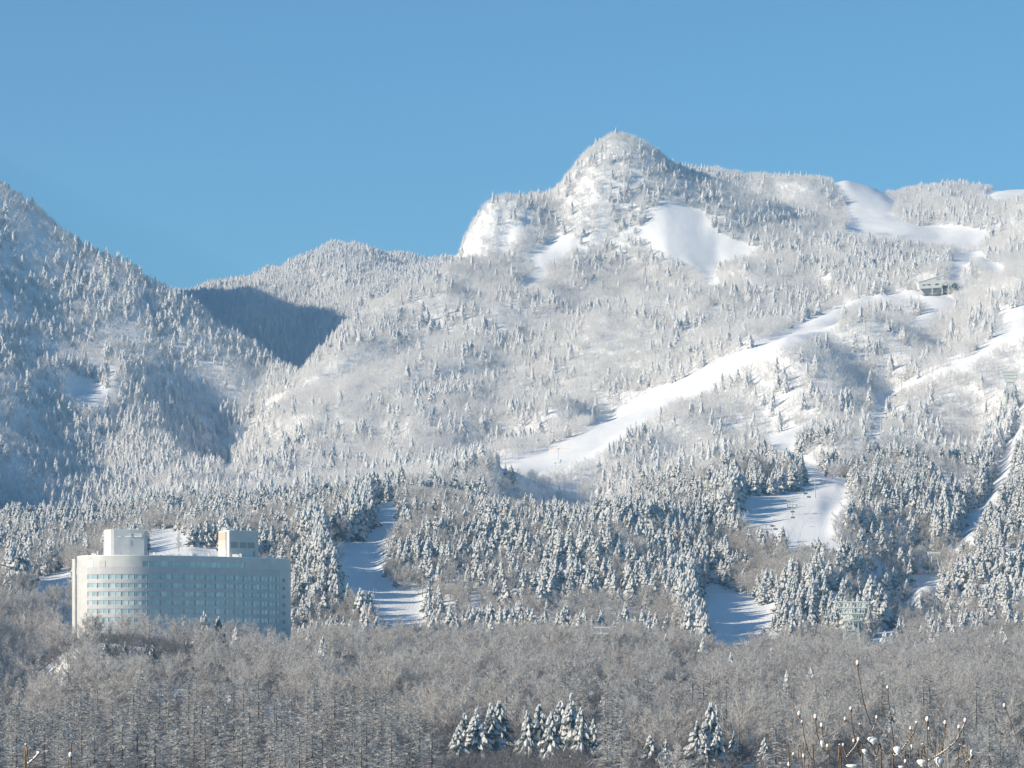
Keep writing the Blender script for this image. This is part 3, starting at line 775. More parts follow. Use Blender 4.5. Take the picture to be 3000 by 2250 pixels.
for kk, nm, lb in ((0, 'fir_wood', 'snow-laden fir wood on the lower hills and around the ski runs'), (2, 'bare_wood', 'leafless rimed broadleaf wood covering the lower slopes'), (3, 'larch_wood', 'frosted larch wood along the bottom edge'), (4, 'mountain_fir_wood', 'white rimed firs dotted over the high mountain slopes'), (5, 'mountain_bare_wood', 'pale rimed leafless wood covering the high mountain slopes'), (6, 'underbrush', 'dark leafless brush under the trees of the foreground')):
    sel = np.where((kind == kk) & ~single)[0]
    if len(sel): scatter(nm, sel, KN[kk], lb, 'forest')

# ---------------------------------------------------------------- hotel
M['tile'] = mottle(mat('white_tile', (0.56, 0.565, 0.565), 0.45, 0.4), 0.35, (0.53, 0.535, 0.535), (0.59, 0.595, 0.595), 6)
M['band'] = mottle(mat('grey_tile_band', (0.48, 0.485, 0.51), 0.45, 0.4), 0.35, (0.46, 0.465, 0.49), (0.51, 0.515, 0.54), 6)
M['tile2'] = mottle(mat('grey_band', (0.5, 0.5, 0.485), 0.5, 0.4), 0.5, (0.47, 0.47, 0.46), (0.53, 0.53, 0.51), 5)
def joints(m, w, h, dark=.82):
    nt = m.node_tree; b = nt.nodes['Principled BSDF']
    tc = nt.nodes.new('ShaderNodeTexCoord'); sp = nt.nodes.new('ShaderNodeSeparateXYZ'); cb = nt.nodes.new('ShaderNodeCombineXYZ')
    nt.links.new(tc.outputs['Object'], sp.inputs[0]); nt.links.new(sp.outputs['X'], cb.inputs['X']); nt.links.new(sp.outputs['Z'], cb.inputs['Y'])
    bk = nt.nodes.new('ShaderNodeTexBrick'); bk.offset = 0.0
    bk.inputs['Scale'].default_value = 1.0; bk.inputs['Brick Width'].default_value = w; bk.inputs['Row Height'].default_value = h
    bk.inputs['Mortar Size'].default_value = .05; bk.inputs['Mortar Smooth'].default_value = .3
    bk.inputs['Color1'].default_value = (1, 1, 1, 1); bk.inputs['Color2'].default_value = (.93, .935, .94, 1); bk.inputs['Mortar'].default_value = (dark, dark, dark, 1)
    nt.links.new(cb.outputs[0], bk.inputs['Vector'])
    old_ = b.inputs['Base Color'].links[0].from_socket
    mx = nt.nodes.new('ShaderNodeMix'); mx.data_type = 'RGBA'; mx.blend_type = 'MULTIPLY'; mx.inputs[0].default_value = 1.0
    nt.links.new(old_, mx.inputs[6]); nt.links.new(bk.outputs['Color'], mx.inputs[7]); nt.links.new(mx.outputs[2], b.inputs['Base Color'])
joints(M['tile'], 2.03, 1.5, .9); joints(M['band'], 2.03, 1.5, .9)
M['frame'] = mat('window_frame', (0.66, 0.68, 0.67), 0.4, 0.5)
M['louvre'] = mat('louvre_grey', (0.30, 0.30, 0.31), 0.6, 0.3)
M['dark'] = mat('dark_opening', (0.05, 0.055, 0.06), 0.6, 0.3)
M['peach'] = mat('peach_panel', (0.56, 0.44, 0.35), 0.6, 0.3)
M['cream'] = mat('cream_panel', (0.70, 0.60, 0.49), 0.6, 0.3)
M['white'] = mat('white_paint', (0.78, 0.78, 0.77), 0.5, 0.4)
g = mat('hotel_glass', (0.12, 0.28, 0.33), 0.08, 0.9)
nt = g.node_tree
oi_ = nt.nodes.new('ShaderNodeObjectInfo'); rp_ = nt.nodes.new('ShaderNodeValToRGB')
rp_.color_ramp.elements[0].color = (0.26, 0.38, 0.43, 1); rp_.color_ramp.elements[1].color = (0.52, 0.61, 0.63, 1)  # reflected sky put into the base colour as pale teal; curtains vary the panes
e_ = rp_.color_ramp.elements.new(.7); e_.color = (0.35, 0.47, 0.52, 1)
nt.links.new(oi_.outputs['Random'], rp_.inputs[0]); nt.links.new(rp_.outputs[0], nt.nodes['Principled BSDF'].inputs['Base Color'])
M['glass'] = g

def XY(px, D): return np.array([(px - HX) / F * D, D])
def spline(pts, m=24):
    pts = [np.array(p, float) for p in pts]
    out = []
    for i in range(len(pts) - 1):
        p0 = pts[max(i - 1, 0)]; p1 = pts[i]; p2 = pts[i + 1]; p3 = pts[min(i + 2, len(pts) - 1)]
        for k in range(m):
            t = k / m
            out.append(.5 * ((2 * p1) + (p2 - p0) * t + (2 * p0 - 5 * p1 + 4 * p2 - p3) * t * t + (3 * p1 - p0 - 3 * p2 + p3) * t ** 3))
    out.append(pts[-1])
    return np.array(out)
def prism(b, poly, z0, z1, mi=0):
    i = len(b.v); m = len(poly)
    b.v.extend((p[0], p[1], z0) for p in poly); b.v.extend((p[0], p[1], z1) for p in poly)
    for k in range(m):
        b.f.append((i + k, i + (k + 1) % m, i + m + (k + 1) % m, i + m + k)); b.mi.append(mi); b.sn.append(0)
    b.f.append(tuple(i + m + k for k in range(m))); b.f.append(tuple(i + m - 1 - k for k in range(m))); b.mi += [mi, mi]; b.sn += [0, 0]

front = spline([XY(*p) for p in [(225,1233),(228,1226),(240,1219.5),(262,1215.5),(310,1212),(380,1210.5),(450,1212.5),(520,1217),(600,1224.5),(680,1234),(750,1244),(810,1254),(842,1261),(851,1267),(852,1274)]])
seg = np.linalg.norm(np.diff(front, axis=0), axis=1)
arc = np.concatenate([[0], np.cumsum(seg)])
fpx = HX + front[:, 0] / front[:, 1] * F
def at_arc(a):
    p = np.array([np.interp(a, arc, front[:, 0]), np.interp(a, arc, front[:, 1])])
    q = np.array([np.interp(a + .3, arc, front[:, 0]), np.interp(a + .3, arc, front[:, 1])]) - np.array([np.interp(a - .3, arc, front[:, 0]), np.interp(a - .3, arc, front[:, 1])])
    q /= np.linalg.norm(q)
    return p, q, np.array([q[1], -q[0]])                 # place, tangent, outward normal (towards the viewer)
def arc_at_px(px): return float(np.interp(px, fpx, arc))
def inset(a, d):
    p, q, nrm = at_arc(a)
    return p - nrm * d
ZB, ZT = -12.0, 32.95
hot_c = XY(540, 1240)
hotel = empty('hotel', (hot_c[0], hot_c[1], ZB))
tag(hotel, 'white curved hotel block with rows of teal windows among leafless trees', 'hotel')
HO = np.array([hot_c[0], hot_c[1], ZB])
def hpart(b, name, m, parent=None):
    b.v = [tuple(np.array(p) - HO) for p in b.v]
    return b.build(name, m, parent or hotel)
def strip(a0, a1, d_out, d_in, step=1.0):
    """closed plan outline of a wall strip that follows the front"""
    k = max(2, int((a1 - a0) / step) + 1)
    aa = np.linspace(a0, a1, k)
    return [inset(a, -d_out) for a in aa] + [inset(a, d_in) for a in aa[::-1]]
A0, A1 = arc_at_px(256), arc_at_px(821)
core = [inset(a, .42) for a in np.linspace(0.4, arc[-1] - .2, 90)] + [XY(850, 1282), XY(760, 1290), XY(560, 1280), XY(380, 1268), XY(262, 1256), XY(226, 1246)]
b = MB(); prism(b, core, ZB, ZT - .15); hpart(b, 'wall', M['tile2'])
for a0, a1 in ((0.05, A0), (A1, arc[-1])):
    b = MB(); prism(b, strip(a0, a1, 0, .40, .6), ZB, ZT); hpart(b, 'end_wall', M['tile'])
rowsZ = [25.5 - 3.055 * k for k in range(9)]
WH = 1.70
T0, T1 = arc_at_px(416), arc_at_px(718)
zz = [ZT, 31.15]
b = MB(); prism(b, strip(A0, A1, 0, .40), 31.15, ZT); hpart(b, 'parapet', M['tile'])
for a0, a1 in ((A0, T0), (T1, A1)):
    b = MB(); prism(b, strip(a0, a1, 0, .40), 29.02, 31.149); hpart(b, 'upper_wall', M['tile'])
b = MB(); prism(b, strip(A0, A1, 0.0, .40), rowsZ[0] + WH / 2, 29.019); hpart(b, 'spandrel', M['band'])
for k in range(8):
    b = MB(); prism(b, strip(A0, A1, 0, .40), rowsZ[k + 1] + WH / 2, rowsZ[k] - WH / 2); hpart(b, 'spandrel', M['band'])
b = MB(); prism(b, strip(A0, A1, 0, .40), ZB, rowsZ[8] - WH / 2); hpart(b, 'base_wall', M['tile'])
# windows: one pane with its frame, shared mesh, set along the curve
def window_mesh(w, h):
    b = MB()
    b.face([(-w / 2, -.02, -h / 2), (w / 2, -.02, -h / 2), (w / 2, -.02, h / 2), (-w / 2, -.02, h / 2)], 0)
    for sx in (-1, 1): b.box((sx * (w / 2 + .07), -.05, 0), (.14, .16, h), 1)
    b.box((0, -.05, -h / 2 + .04), (w - .002, .12, .08), 1)
    return b.mesh('window', [M['glass'], M['frame']])
nw = 37
pw = (A1 - A0) / nw
wm = window_mesh(pw * .80, WH - .02)
def put_window(a, z, me, name='window'):
    p, q, nrm = at_arc(a)
    o = bpy.data.objects.new(name, me)
    col.objects.link(o)
    o.parent = hotel
    pp = p - nrm * .22
    o.location = (pp[0] - HO[0], pp[1] - HO[1], z - HO[2])
    o.rotation_euler = (0, 0, math.atan2(q[1], q[0]))
for k in range(7):
    for j in range(nw):
        # rooms: panes in pairs, a broad pier between the pairs
        off = .07 * pw if j % 2 == 0 else -.07 * pw
        put_window(A0 + (j + .5) * pw + off, rowsZ[k], wm)
nt_ = 19
tw_ = (T1 - T0) / nt_
tm = window_mesh(tw_ * .90, 2.10)
for j in range(nt_): put_window(T0 + (j + .5) * tw_, 30.085, tm)
# low grilles and the small windows at the far corner
def on_front(px, z, w, h, m, name, d=.03):
    a = arc_at_px(px); p, q, nrm = at_arc(a)
    b = MB(); c = p + nrm * d
    b.box((c[0], c[1], z), (w, .10, h), 0, math.atan2(q[1], q[0]))
    hpart(b, name, m)
on_front(300, 30.1, 2.4, 2.2, M['tile2'], 'service_panel'); on_front(266, 30.1, 2.2, 2.2, M['white'], 'service_panel')
for k in range(7): on_front(831.5, rowsZ[k] - .35, 1.9, 1.25, M['louvre'], 'stair_window')
# thin slice of wall standing behind the rounded end
sl = [XY(p, d) for p, d in ((211, 1240), (211.5, 1236), (214, 1233.2), (219, 1232), (224, 1232.5), (224, 1246), (211, 1246))]
b = MB(); prism(b, sl, ZB, ZT - .55); hpart(b, 'stair_wall', M['tile'])
# snow along the roof edge
b = MB(); prism(b, [inset(a, .05) for a in np.linspace(.3, arc[-1] - .2, 90)] + [XY(849, 1281.5), XY(760, 1289.5), XY(560, 1279.5), XY(380, 1267.5), XY(263, 1255.5), XY(227, 1245.5)], ZT + .002, ZT + .22); hpart(b, 'roof_snow', M['snow'])
for px_, w_, h_ in ((274, 1.6, .7), (286, .5, 1.5), (452, .9, 1.0), (478, 2.2, .6), (560, .6, 1.3), (571, 1.4, .7), (612, .5, 1.1), (690, 2.4, .9), (705, .9, 1.2), (790, 1.6, .7), (806, .4, 1.6)):
    p = XY(px_, float(np.interp(px_, fpx, front[:, 1])) + 4.0)
    b = MB(); b.box((p[0], p[1], ZT + .2 + h_ / 2), (w_, 1.2, h_)); b.ball((p[0], p[1], ZT + .2 + h_), (w_ * .55, .7, .25), 8, 5, zmin=0); hpart(b, 'roof_vent', M['white'])
# round-cornered rooftop tower
lt = [XY(p, d) for p, d in ((303.5, 1262), (303.5, 1246), (304.2, 1241), (306.5, 1237), (311, 1233.6), (317, 1231.4), (325, 1230.2), (334, 1230), (378, 1230.8), (422.5, 1232), (422.5, 1262))]
ZL = 43.0
b = MB(); prism(b, lt, ZT + .1, ZL); tower = hpart(b, 'round_tower', M['tile'])
def sub(b, name, m):
    b.v = [tuple(np.array(p) - HO) for p in b.v]
    return b.build(name, m, tower)
b = MB(); prism(b, [XY(422.6, 1240), XY(431.7, 1241), XY(431.7, 1260), XY(422.6, 1260)], ZT + .1, ZL - .3); sub(b, 'rear_shaft', M['tile'])
def lt_box(p0, p1, y0, y1, m, name, d=.06, D=1230.9):
    Dm = D + (p0 + p1 - 756) * .5 * .0136
    x0, x1 = XY(p0, Dm)[0], XY(p1, Dm)[0]
    z0, z1 = (HY - y1) / F * Dm, (HY - y0) / F * Dm
    b = MB(); b.box(((x0 + x1) / 2, Dm - .02, (z0 + z1) / 2), (x1 - x0, d * 2, z1 - z0), 0, math.atan2(1.2, 5.5 * 1.9) * .12)
    return sub(b, name, m)
for p0, p1 in ((334, 354), (362, 384.5), (393.5, 416)):
    lt_box(p0, p1, 1562, 1570, M['tile2'], 'louvre'); lt_box(p0 - .4, p1 + .4, 1570.2, 1572.4, M['snow'], 'snow_on_sill', .22)
lt_box(380, 385, 1582.5, 1599, M['louvre'], 'slit_window'); lt_box(330, 354.5, 1614.5, 1626.5, M['louvre'], 'door')
b = MB(); rr = random.Random(3)
for k in range(9):
    p = XY(350 + k * 7.0 + rr.uniform(-2, 2), 1243); b.ball((p[0], p[1], ZL - .02), (rr.uniform(.9, 1.6), 3.0, rr.uniform(.35, .85)), 10, 6, zmin=0)
sub(b, 'roof_snow', M['snow'])
p = XY(434.3, 1242); b = MB(); b.tube((p[0], p[1], ZT + .1), (p[0], p[1], ZT + 3.6), .2, .2, 6); hpart(b, 'vent_pipe', M['dark'])
# boxy rooftop tower
ZR = 42.8
c0, c1, c2, c3 = XY(640, 1251), XY(672, 1240), XY(757, 1247), XY(757, 1266)
b = MB(); prism(b, [c0, c1, c2, c3, XY(640, 1270)], ZT + .1, ZR); tower = hpart(b, 'box_tower', M['tile'])
def facebox(p, q, t0, t1, y0, y1, D, m, name, d=.05):
    e = q - p; L = np.linalg.norm(e); e = e / L; nrm = np.array([e[1], -e[0]])
    c = p + e * L * (t0 + t1) / 2 + nrm * d
    b = MB(); z0, z1 = (HY - y1) / F * D, (HY - y0) / F * D
    b.box((c[0], c[1], (z0 + z1) / 2), (L * (t1 - t0), .12, z1 - z0), 0, math.atan2(e[1], e[0]))
    return sub(b, name, m)
facebox(c0, c1, .02, .655, 1559, 1583, 1247, M['peach'], 'wall_panel'); facebox(c0, c1, .02, .655, 1583.4, 1608.5, 1247, M['cream'], 'wall_panel'); facebox(c0, c1, .02, .655, 1609, 1629, 1247, M['white'], 'wall_panel')
facebox(c0, c1, .68, .77, 1557, 1630, 1243, M['louvre'], 'wall_slot'); facebox(c0, c1, .80, .99, 1556, 1630, 1241, M['white'], 'corner_pier')
for t0, t1 in ((.05, .28), (.355, .585), (.63, .87)): facebox(c1, c2, t0, t1, 1589, 1605.5, 1243, M['louvre'], 'louvre')
facebox(c1, c2, .82, .88, 1614, 1630, 1246, M['louvre'], 'door')
b = MB()
for px_, w_, h_ in ((655, .5, 1.6), (661, .9, 1.2), (667, .25, 2.6), (671, .25, 1.8)):
    p = XY(px_, 1248); b.box((p[0], p[1], ZR + h_ / 2 - .02), (w_, w_, h_))
sub(b, 'aerial_mounts', M['white'])
b = MB(); prism(b, [c0 + (.1, .3), c1 + (0, .3), c2 + (-.1, .3), c3 + (-.1, -.2), XY(640.6, 1269.5)], ZR + .003, ZR + .2); sub(b, 'roof_snow', M['snow'])

# ---------------------------------------------------------------- lift line: towers, chairs, rope
M['steel'] = mottle(mat('grey_steel', (0.42, 0.44, 0.45), 0.5, 0.5), 2.0, (0.36, 0.38, 0.40), (0.48, 0.50, 0.50))
M['chair'] = mat('dark_chair', (0.13, 0.14, 0.16), 0.5, 0.4)
M['rust'] = mat('brown_wood', (0.16, 0.10, 0.07), 0.8, 0.2)
M['green_steel'] = mottle(mat('pale_green_steel', (0.45, 0.52, 0.49), 0.5, 0.4), 1.0, (0.40, 0.47, 0.44), (0.52, 0.58, 0.55))
def lift_tower(px, bar_py, D, label, h=None):
    x, _, zt = W(px, bar_py, D)
    z0 = float(ground(px, D)) - .3
    t = empty('lift_tower', (x, D, z0)); tag(t, label, 'lift tower', 'chairlift towers')
    H = zt - z0
    b = MB(); b.tube((0, 0, 0), (0, 0, H - 2.0), .32, .24, 8); b.tube((0, 0, H - 2.0), (0, 0, H), .22, .2, 8); b.build('mast', M['steel'], t)
    b = MB(); b.box((0, 0, H - 2.1), (5.0, .35, .4)); b.build('crossarm', M['steel'], t)
    b = MB(); b.box((0, 0, H), (5.4, .3, .3)); b.build('lifting_beam', M['steel'], t)
    b = MB(); b.box((0, 0, H + .28), (5.4, .5, .26)); b.build('snow', M['snow'], t)
    b = MB(); b.box((0, 0, H - 1.78), (4.9, .5, .24)); b.build('snow', M['snow'], t)
    for sx in (-1, 1):
        b = MB(); b.box((sx * 2.3, 0, H - 2.45), (.25, 3.0, .3))
        for k in range(4): b.tube((sx * 2.3 - .12, -1.1 + k * .73, H - 2.62), (sx * 2.3 + .12, -1.1 + k * .73, H - 2.62), .2, .2, 8)
        b.build('sheave_train', M['dark'], t)
    return (x, D, zt - 2.4)
LT = [(1762,1840,1185,'lift tower low in the leafless wood by a lamp post'),(2008,1650,1500,'lift tower at the dark wood edge above the lowest open run'),(2245,1537,1600,'lift tower at the foot of the wide middle run'),(2321,1466,1690,'lift tower in the middle of the wide open run'),(2388,1404,1760,'lift tower at the top of the wide middle run'),(2529,1318,2070,'lift tower in the trees above the wide middle run'),(2580,1212,2280,'lift tower in the narrow shaded cutting'),(2642,1098,2460,'lift tower beside the tall flood lamp')]
heads = [lift_tower(*a) for a in LT]
station_in = W(2790, 842, float(gd(3570)))
line = heads + [(station_in[0], station_in[1], station_in[2])]
for sx, lb in ((-1, 'thin ascending lift rope on the hotel side of the towers'), (1, 'thin descending lift rope on the far side of the towers')):
    b = MB()
    for p, q in zip(line[:-1], line[1:]):
        k = 5
        for j in range(k):
            f0, f1 = j / k, (j + 1) / k
            sag = lambda f: -3.0 * f * (1 - f)
            A = np.array(p) + (np.array(q) - np.array(p)) * f0 + (sx * 2.3, 0, sag(f0)); B = np.array(p) + (np.array(q) - np.array(p)) * f1 + (sx * 2.3, 0, sag(f1))
            b.tube(A, B, .025, .025, 3, cap=False)
    o = b.build('lift_rope', M['steel']); tag(o, lb, 'cable', 'chairlift ropes')
def chair(px, py, D, label):
    x, _, z = W(px, py, D)
    t = empty('lift_chair', (x, D, z)); tag(t, label, 'lift chair', 'chairs on the lift')
    b = MB(); b.box((0, 0, -.1), (1.9, .5, .09)); b.build('seat', M['chair'], t)
    b = MB(); b.box((0, .28, .25), (1.9, .08, .6)); b.build('backrest', M['chair'], t)
    b = MB(); b.tube((0, .2, 0), (0, .2, 1.9), .05, .05, 5); b.tube((0, .2, 1.9), (0, 0, 2.5), .05, .05, 5); b.build('hanger', M['steel'], t)
    b = MB(); b.tube((-1, 0, .45), (1, 0, .45), .3, .3, 8); b.build('hood', M['chair'], t)
    b = MB(); b.box((0, 0, -.0), (1.8, .45, .1)); b.build('snow', M['snow'], t)
CH = [(2263,1543,1605,'upper chair by the lowest tower on the wide run'),(2272,1552,1600,'lower chair by the lowest tower on the wide run'),(2312,1489,1672,'white-edged chair just under the arms of the mid-run tower'),(2322,1501,1660,'dark chair hanging before the mast of the mid-run tower'),(2323,1518,1645,'lowest dark chair in line with the mid-run tower mast'),(2360,1448,1712,'snowy chair between the two upper towers of the wide run'),(2370,1458,1705,'dark chair between the two upper towers of the wide run'),(2404,1410,1765,'snowy chair next to the topmost tower of the wide run'),(2413,1416,1758,'faint dark chair next to the topmost tower of the wide run'),(2554,1267,2170,'upper of two chairs over the shaded cutting'),(2563,1285,2150,'lower of two chairs over the shaded cutting'),(2585,1200,2290,'chair just above the tower in the shaded cutting'),(2594,1213,2280,'chair beside the tower in the shaded cutting'),(2613,1150,2370,'upper chair over the narrow bright run'),(2622,1160,2360,'lower chair over the narrow bright run'),(2768,899,2860,'single chair hanging below the mountain lift station')]
for a in CH: chair(*a)

# lamp posts
def lamp_post(px, top, base, d0, d1, label):
    D = foot(px, base, d0, d1)
    x, _, zt = W(px, top, D)
    z0 = float(ground(px, D)) - .3
    t = empty('lamp_post', (x, D, z0)); tag(t, label, 'lamp post', 'lamp posts along the runs')
    H = zt - z0
    b = MB(); b.tube((0, 0, 0), (0, 0, H), .17, .12, 6); b.build('pole', M['steel'], t)
    b = MB(); b.box((0, 0, H - .2), (1.5, .5, .25)); b.box((.5, -.3, H - .55), (.45, .4, .5)); b.box((-.5, -.3, H - .55), (.45, .4, .5)); b.build('lamp_head', M['steel'], t)
    b = MB(); b.box((0, 0, H + .03), (1.5, .55, .18)); b.build('snow', M['snow'], t)
lamp_post(2665, 1068, 1116, 2200, 2700, 'tall flood lamp beside the narrow bright run')
lamp_post(1749, 1868, 1905, 1150, 1330, 'thin pale lamp post in the leafless wood gap')
lamp_post(1636, 1313, 1358, 2250, 2600, 'dark lamp post on the foot of the long run')
lamp_post(1627, 1355, 1384, 2200, 2400, 'short post just below the long run foot')
lamp_post(1582, 1316, 1330, 2250, 2700, 'small white post at the upper edge of the long run')
# snow gun at the foot of the dark lamp post
D = foot(1641, 1357, 2250, 2600); x, _, z = W(1641, 1357, D); z = float(ground(1641, D))
t = empty('snow_gun', (x, D, z)); tag(t, 'snow gun standing at the foot of the dark lamp post', 'snow gun')
b = MB(); b.tube((-.6, -1.0, 1.7), (.6, .6, 1.9), .75, .62, 10); b.build('barrel', M['green_steel'], t)
for dx, dy in ((-.7, 0), (.7, 0), (0, .9)):
    b = MB(); b.tube((0, 0, 1.5), (dx, dy, -.1), .09, .09, 5); b.build('leg', M['dark'], t)

# ---------------------------------------------------------------- cableway: lattice pylons
def pylon(px, top, base_row, D, head_w, label, legs=2.2, splay=1.6):
    x, _, zt = W(px, top, D)
    z0 = float(ground(px, D)) - .5
    t = empty('cableway_pylon', (x, D, z0)); tag(t, label, 'pylon', 'cableway pylons')
    H = zt - z0
    Hb = H - 7.0
    m = M['green_steel']
    for sx in (-1, 1):
        for sy in (-1, 1):
            b = MB(); b.tube((sx * legs * splay, sy * legs * splay, 0), (sx * legs, sy * legs, Hb), .17, .14, 5); b.build('leg', m, t)
    b = MB()
    k = max(4, int(Hb / 4.0))
    for j in range(k):
        f0, f1 = j / k, (j + 1) / k
        w0 = legs * (splay + (1 - splay) * f0); w1 = legs * (splay + (1 - splay) * f1)
        for sd in range(4):
            def c(w, z, e):
                s0 = ((-1, -1), (1, -1), (1, 1), (-1, 1))[(sd + e) % 4]
                return (s0[0] * w, s0[1] * w, z)
            b.tube(c(w0, Hb * f0, 0), c(w1, Hb * f1, 1), .07, .07, 3, cap=False); b.tube(c(w0, Hb * f0, 1), c(w1, Hb * f1, 0), .07, .07, 3, cap=False)
            b.tube(c(w1, Hb * f1, 0), c(w1, Hb * f1, 1), .07, .07, 3, cap=False)
    tag(b.build('bracing', m, t), kind='stuff')
    hw = head_w / 2
    for j, (zz_, ww) in enumerate(((H, hw), (H - 2.2, hw), (H - 4.4, hw * .82))):
        for sy in (-1, 1):
            b = MB(); b.box((0, sy * 1.6, zz_), (ww * 2, .3, .3)); b.build('head_beam', m, t)
            b = MB(); b.box((0, sy * 1.6, zz_ + .27), (ww * 2, .45, .24)); b.build('snow', M['snow'], t)
    b = MB(); b.box((0, 0, Hb), (legs * 2.6, legs * 2.4, .35)); b.build('platform', m, t)
    b = MB()
    nb = 11
    for j in range(nb):
        xx = -hw * .95 + 2 * hw * .95 * j / (nb - 1)
        for sy in (-1, 1): b.tube((xx * .72, sy * 1.6, Hb), (xx, sy * 1.6, H), .07, .07, 4, cap=False)
    tag(b.build('head_struts', m, t), kind='stuff')
    for sx in (-1, 1):
        b = MB(); b.box((sx * hw * .92, 0, H + .1), (.3, 5.5, .35)); b.build('saddle', M['steel'], t)
pylon(2495, 1765, 1895, 1290, 11.4, 'nearest lattice pylon with wide snowy head above the leafless wood')
pylon(2731, 1505, 1640, 1720, 10.8, 'middle lattice pylon among bare trees beside the shaded cutting')
pylon(2960, 1090, 1290, 2330, 10.4, 'farthest tall lattice pylon by the cutting at the picture edge')
# splayed trestle pylon over the small lower run
D = foot(2740, 1686, 1500, 1640)
x, _, zt = W(2736, 1622, D); z0 = float(ground(2736, D))
t = empty('trestle_pylon', (x, D, z0)); tag(t, 'splayed trestle pylon standing over the small sunlit run', 'pylon', 'trestle pylon')
H = zt - z0
for sx, tx in ((-1, -1.4), (1, 2.6)):
    for sy in (-1, 1):
        b = MB(); b.tube((tx * 1.35 , sy * 1.8, -.3), (sx * .9, sy * .6, H), .17, .14, 6); b.build('leg', M['green_steel'], t)
b = MB(); b.box((0, 0, H), (5.6, 2.2, .9)); b.build('head_beam', M['green_steel'], t)
b = MB(); b.box((0, 0, H + .6), (5.8, 2.4, .3)); b.build('snow', M['snow'], t)
for zf in (.45, .75):
    b = MB(); b.box((.5 * (1 - zf), 0, H * zf), (3.4 - 1.4 * zf, 1.8, .2)); b.build('cross_beam', M['green_steel'], t)
D2 = foot(2783, 1650, 1550, 1750); x, _, z = W(2783, 1622, D2); zg = float(ground(2783, D2))
t = empty('lift_mast', (x, D2, zg)); tag(t, 'single snowy mast beside the trestle pylon', 'mast')
b = MB(); b.tube((0, 0, -.3), (0, 0, z - zg), .4, .3, 8); b.build('mast', M['green_steel'], t)
b = MB(); b.box((0, 0, z - zg), (1.9, 1.2, .9)); b.build('head', M['green_steel'], t)

# ---------------------------------------------------------------- mountain station
SD = float(gd(3570))
M['station'] = mottle(mat('station_wall', (0.60, 0.60, 0.57), 0.6, 0.3), 0.3, (0.56, 0.56, 0.53), (0.64, 0.64, 0.61))
k_ = SD / F
sz = float(ground(2730, SD + 6))
st = empty('lift_station', W(2728, 858, SD)); tag(st, 'mountain lift station with slanting roof raised on posts', 'lift station')
def P2(px, py): return np.array([(px - 2728) * k_, (858 - py) * k_])
def slab(pts, y0, y1, name, m, parent=None):
    b = MB(); mm = len(pts)
    v0 = [(p[0], y0, p[1]) for p in pts]; v1 = [(p[0], y1, p[1]) for p in pts]
    b.v = v0 + v1
    b.f = [tuple(range(mm)), tuple(range(2 * mm - 1, mm - 1, -1))] + [((k + 1) % mm, k, mm + k, mm + (k + 1) % mm) for k in range(mm)]
    b.mi = [0] * len(b.f); b.sn = [0] * len(b.f)
    return b.build(name, m, parent or st)
slab([P2(2694, 846), P2(2760, 842), P2(2762, 806), P2(2690, 828)], 0, 12, 'wall', M['station'])
slab([P2(2689, 827.6), P2(2763, 805.4), P2(2763, 803.8), P2(2689, 826)], -.5, 12.5, 'roof', M['snow'])
for p0, p1, q0, q1 in ((2702.5, 2712.5, 833.8, 837), (2716.5, 2726.5, 832.8, 836.2), (2740, 2750, 831, 835)):
    slab([P2(p0, q1), P2(p1, q1 - .4), P2(p1, q0 - .4), P2(p0, q0)], -.06, .3, 'window', M['dark'])
for j in range(4): slab([P2(2743.5 + j * 3.1, 819.5), P2(2745.8 + j * 3.1, 819.3), P2(2745.8 + j * 3.1, 815.6), P2(2743.5 + j * 3.1, 815.8)], -.05, .3, 'window', M['louvre'])
slab([P2(2699, 846.3), P2(2759, 842.8), P2(2759, 862), P2(2706, 862)], 3.0, 11.5, 'undercroft', M['louvre'])
slab([P2(2693, 846), P2(2696.5, 846), P2(2707.5, 861.5), P2(2703.5, 861.5)], .3, 1.6, 'slanted_strut', M['station'])
for p0 in (2730.5, 2759.5): slab([P2(p0, 862.5), P2(p0 + 2.4, 862.5), P2(p0 + 2.4, 842.6), P2(p0, 843)], .2, 1.2, 'post', M['station'])
slab([P2(2764, 862), P2(2777.5, 862), P2(2777.5, 836), P2(2764, 836)], 4, 11, 'engine_room', M['dark'])
slab([P2(2763.5, 835.8), P2(2779, 835.8), P2(2779, 834), P2(2763.5, 834)], 2.5, 11.2, 'canopy', M['station'])
slab([P2(2778.2, 862), P2(2781, 862), P2(2781, 830), P2(2778.2, 830)], 2, 3.2, 'post', M['station'])
M['dome'] = mat('dark_green_hood', (0.10, 0.16, 0.18), 0.45, 0.5)
b = MB(); cc = P2(2799, 860); b.ball((cc[0], 6, cc[1]), (4.6, 5.0, 9.4), 14, 10, zmin=-.05); b.build('bullwheel_hood', M['dome'], st, smooth=True)
slab([P2(2784, 862), P2(2806, 862), P2(2806, 838), P2(2784, 838)], .2, 5.5, 'bullwheel_bay', M['dark'])

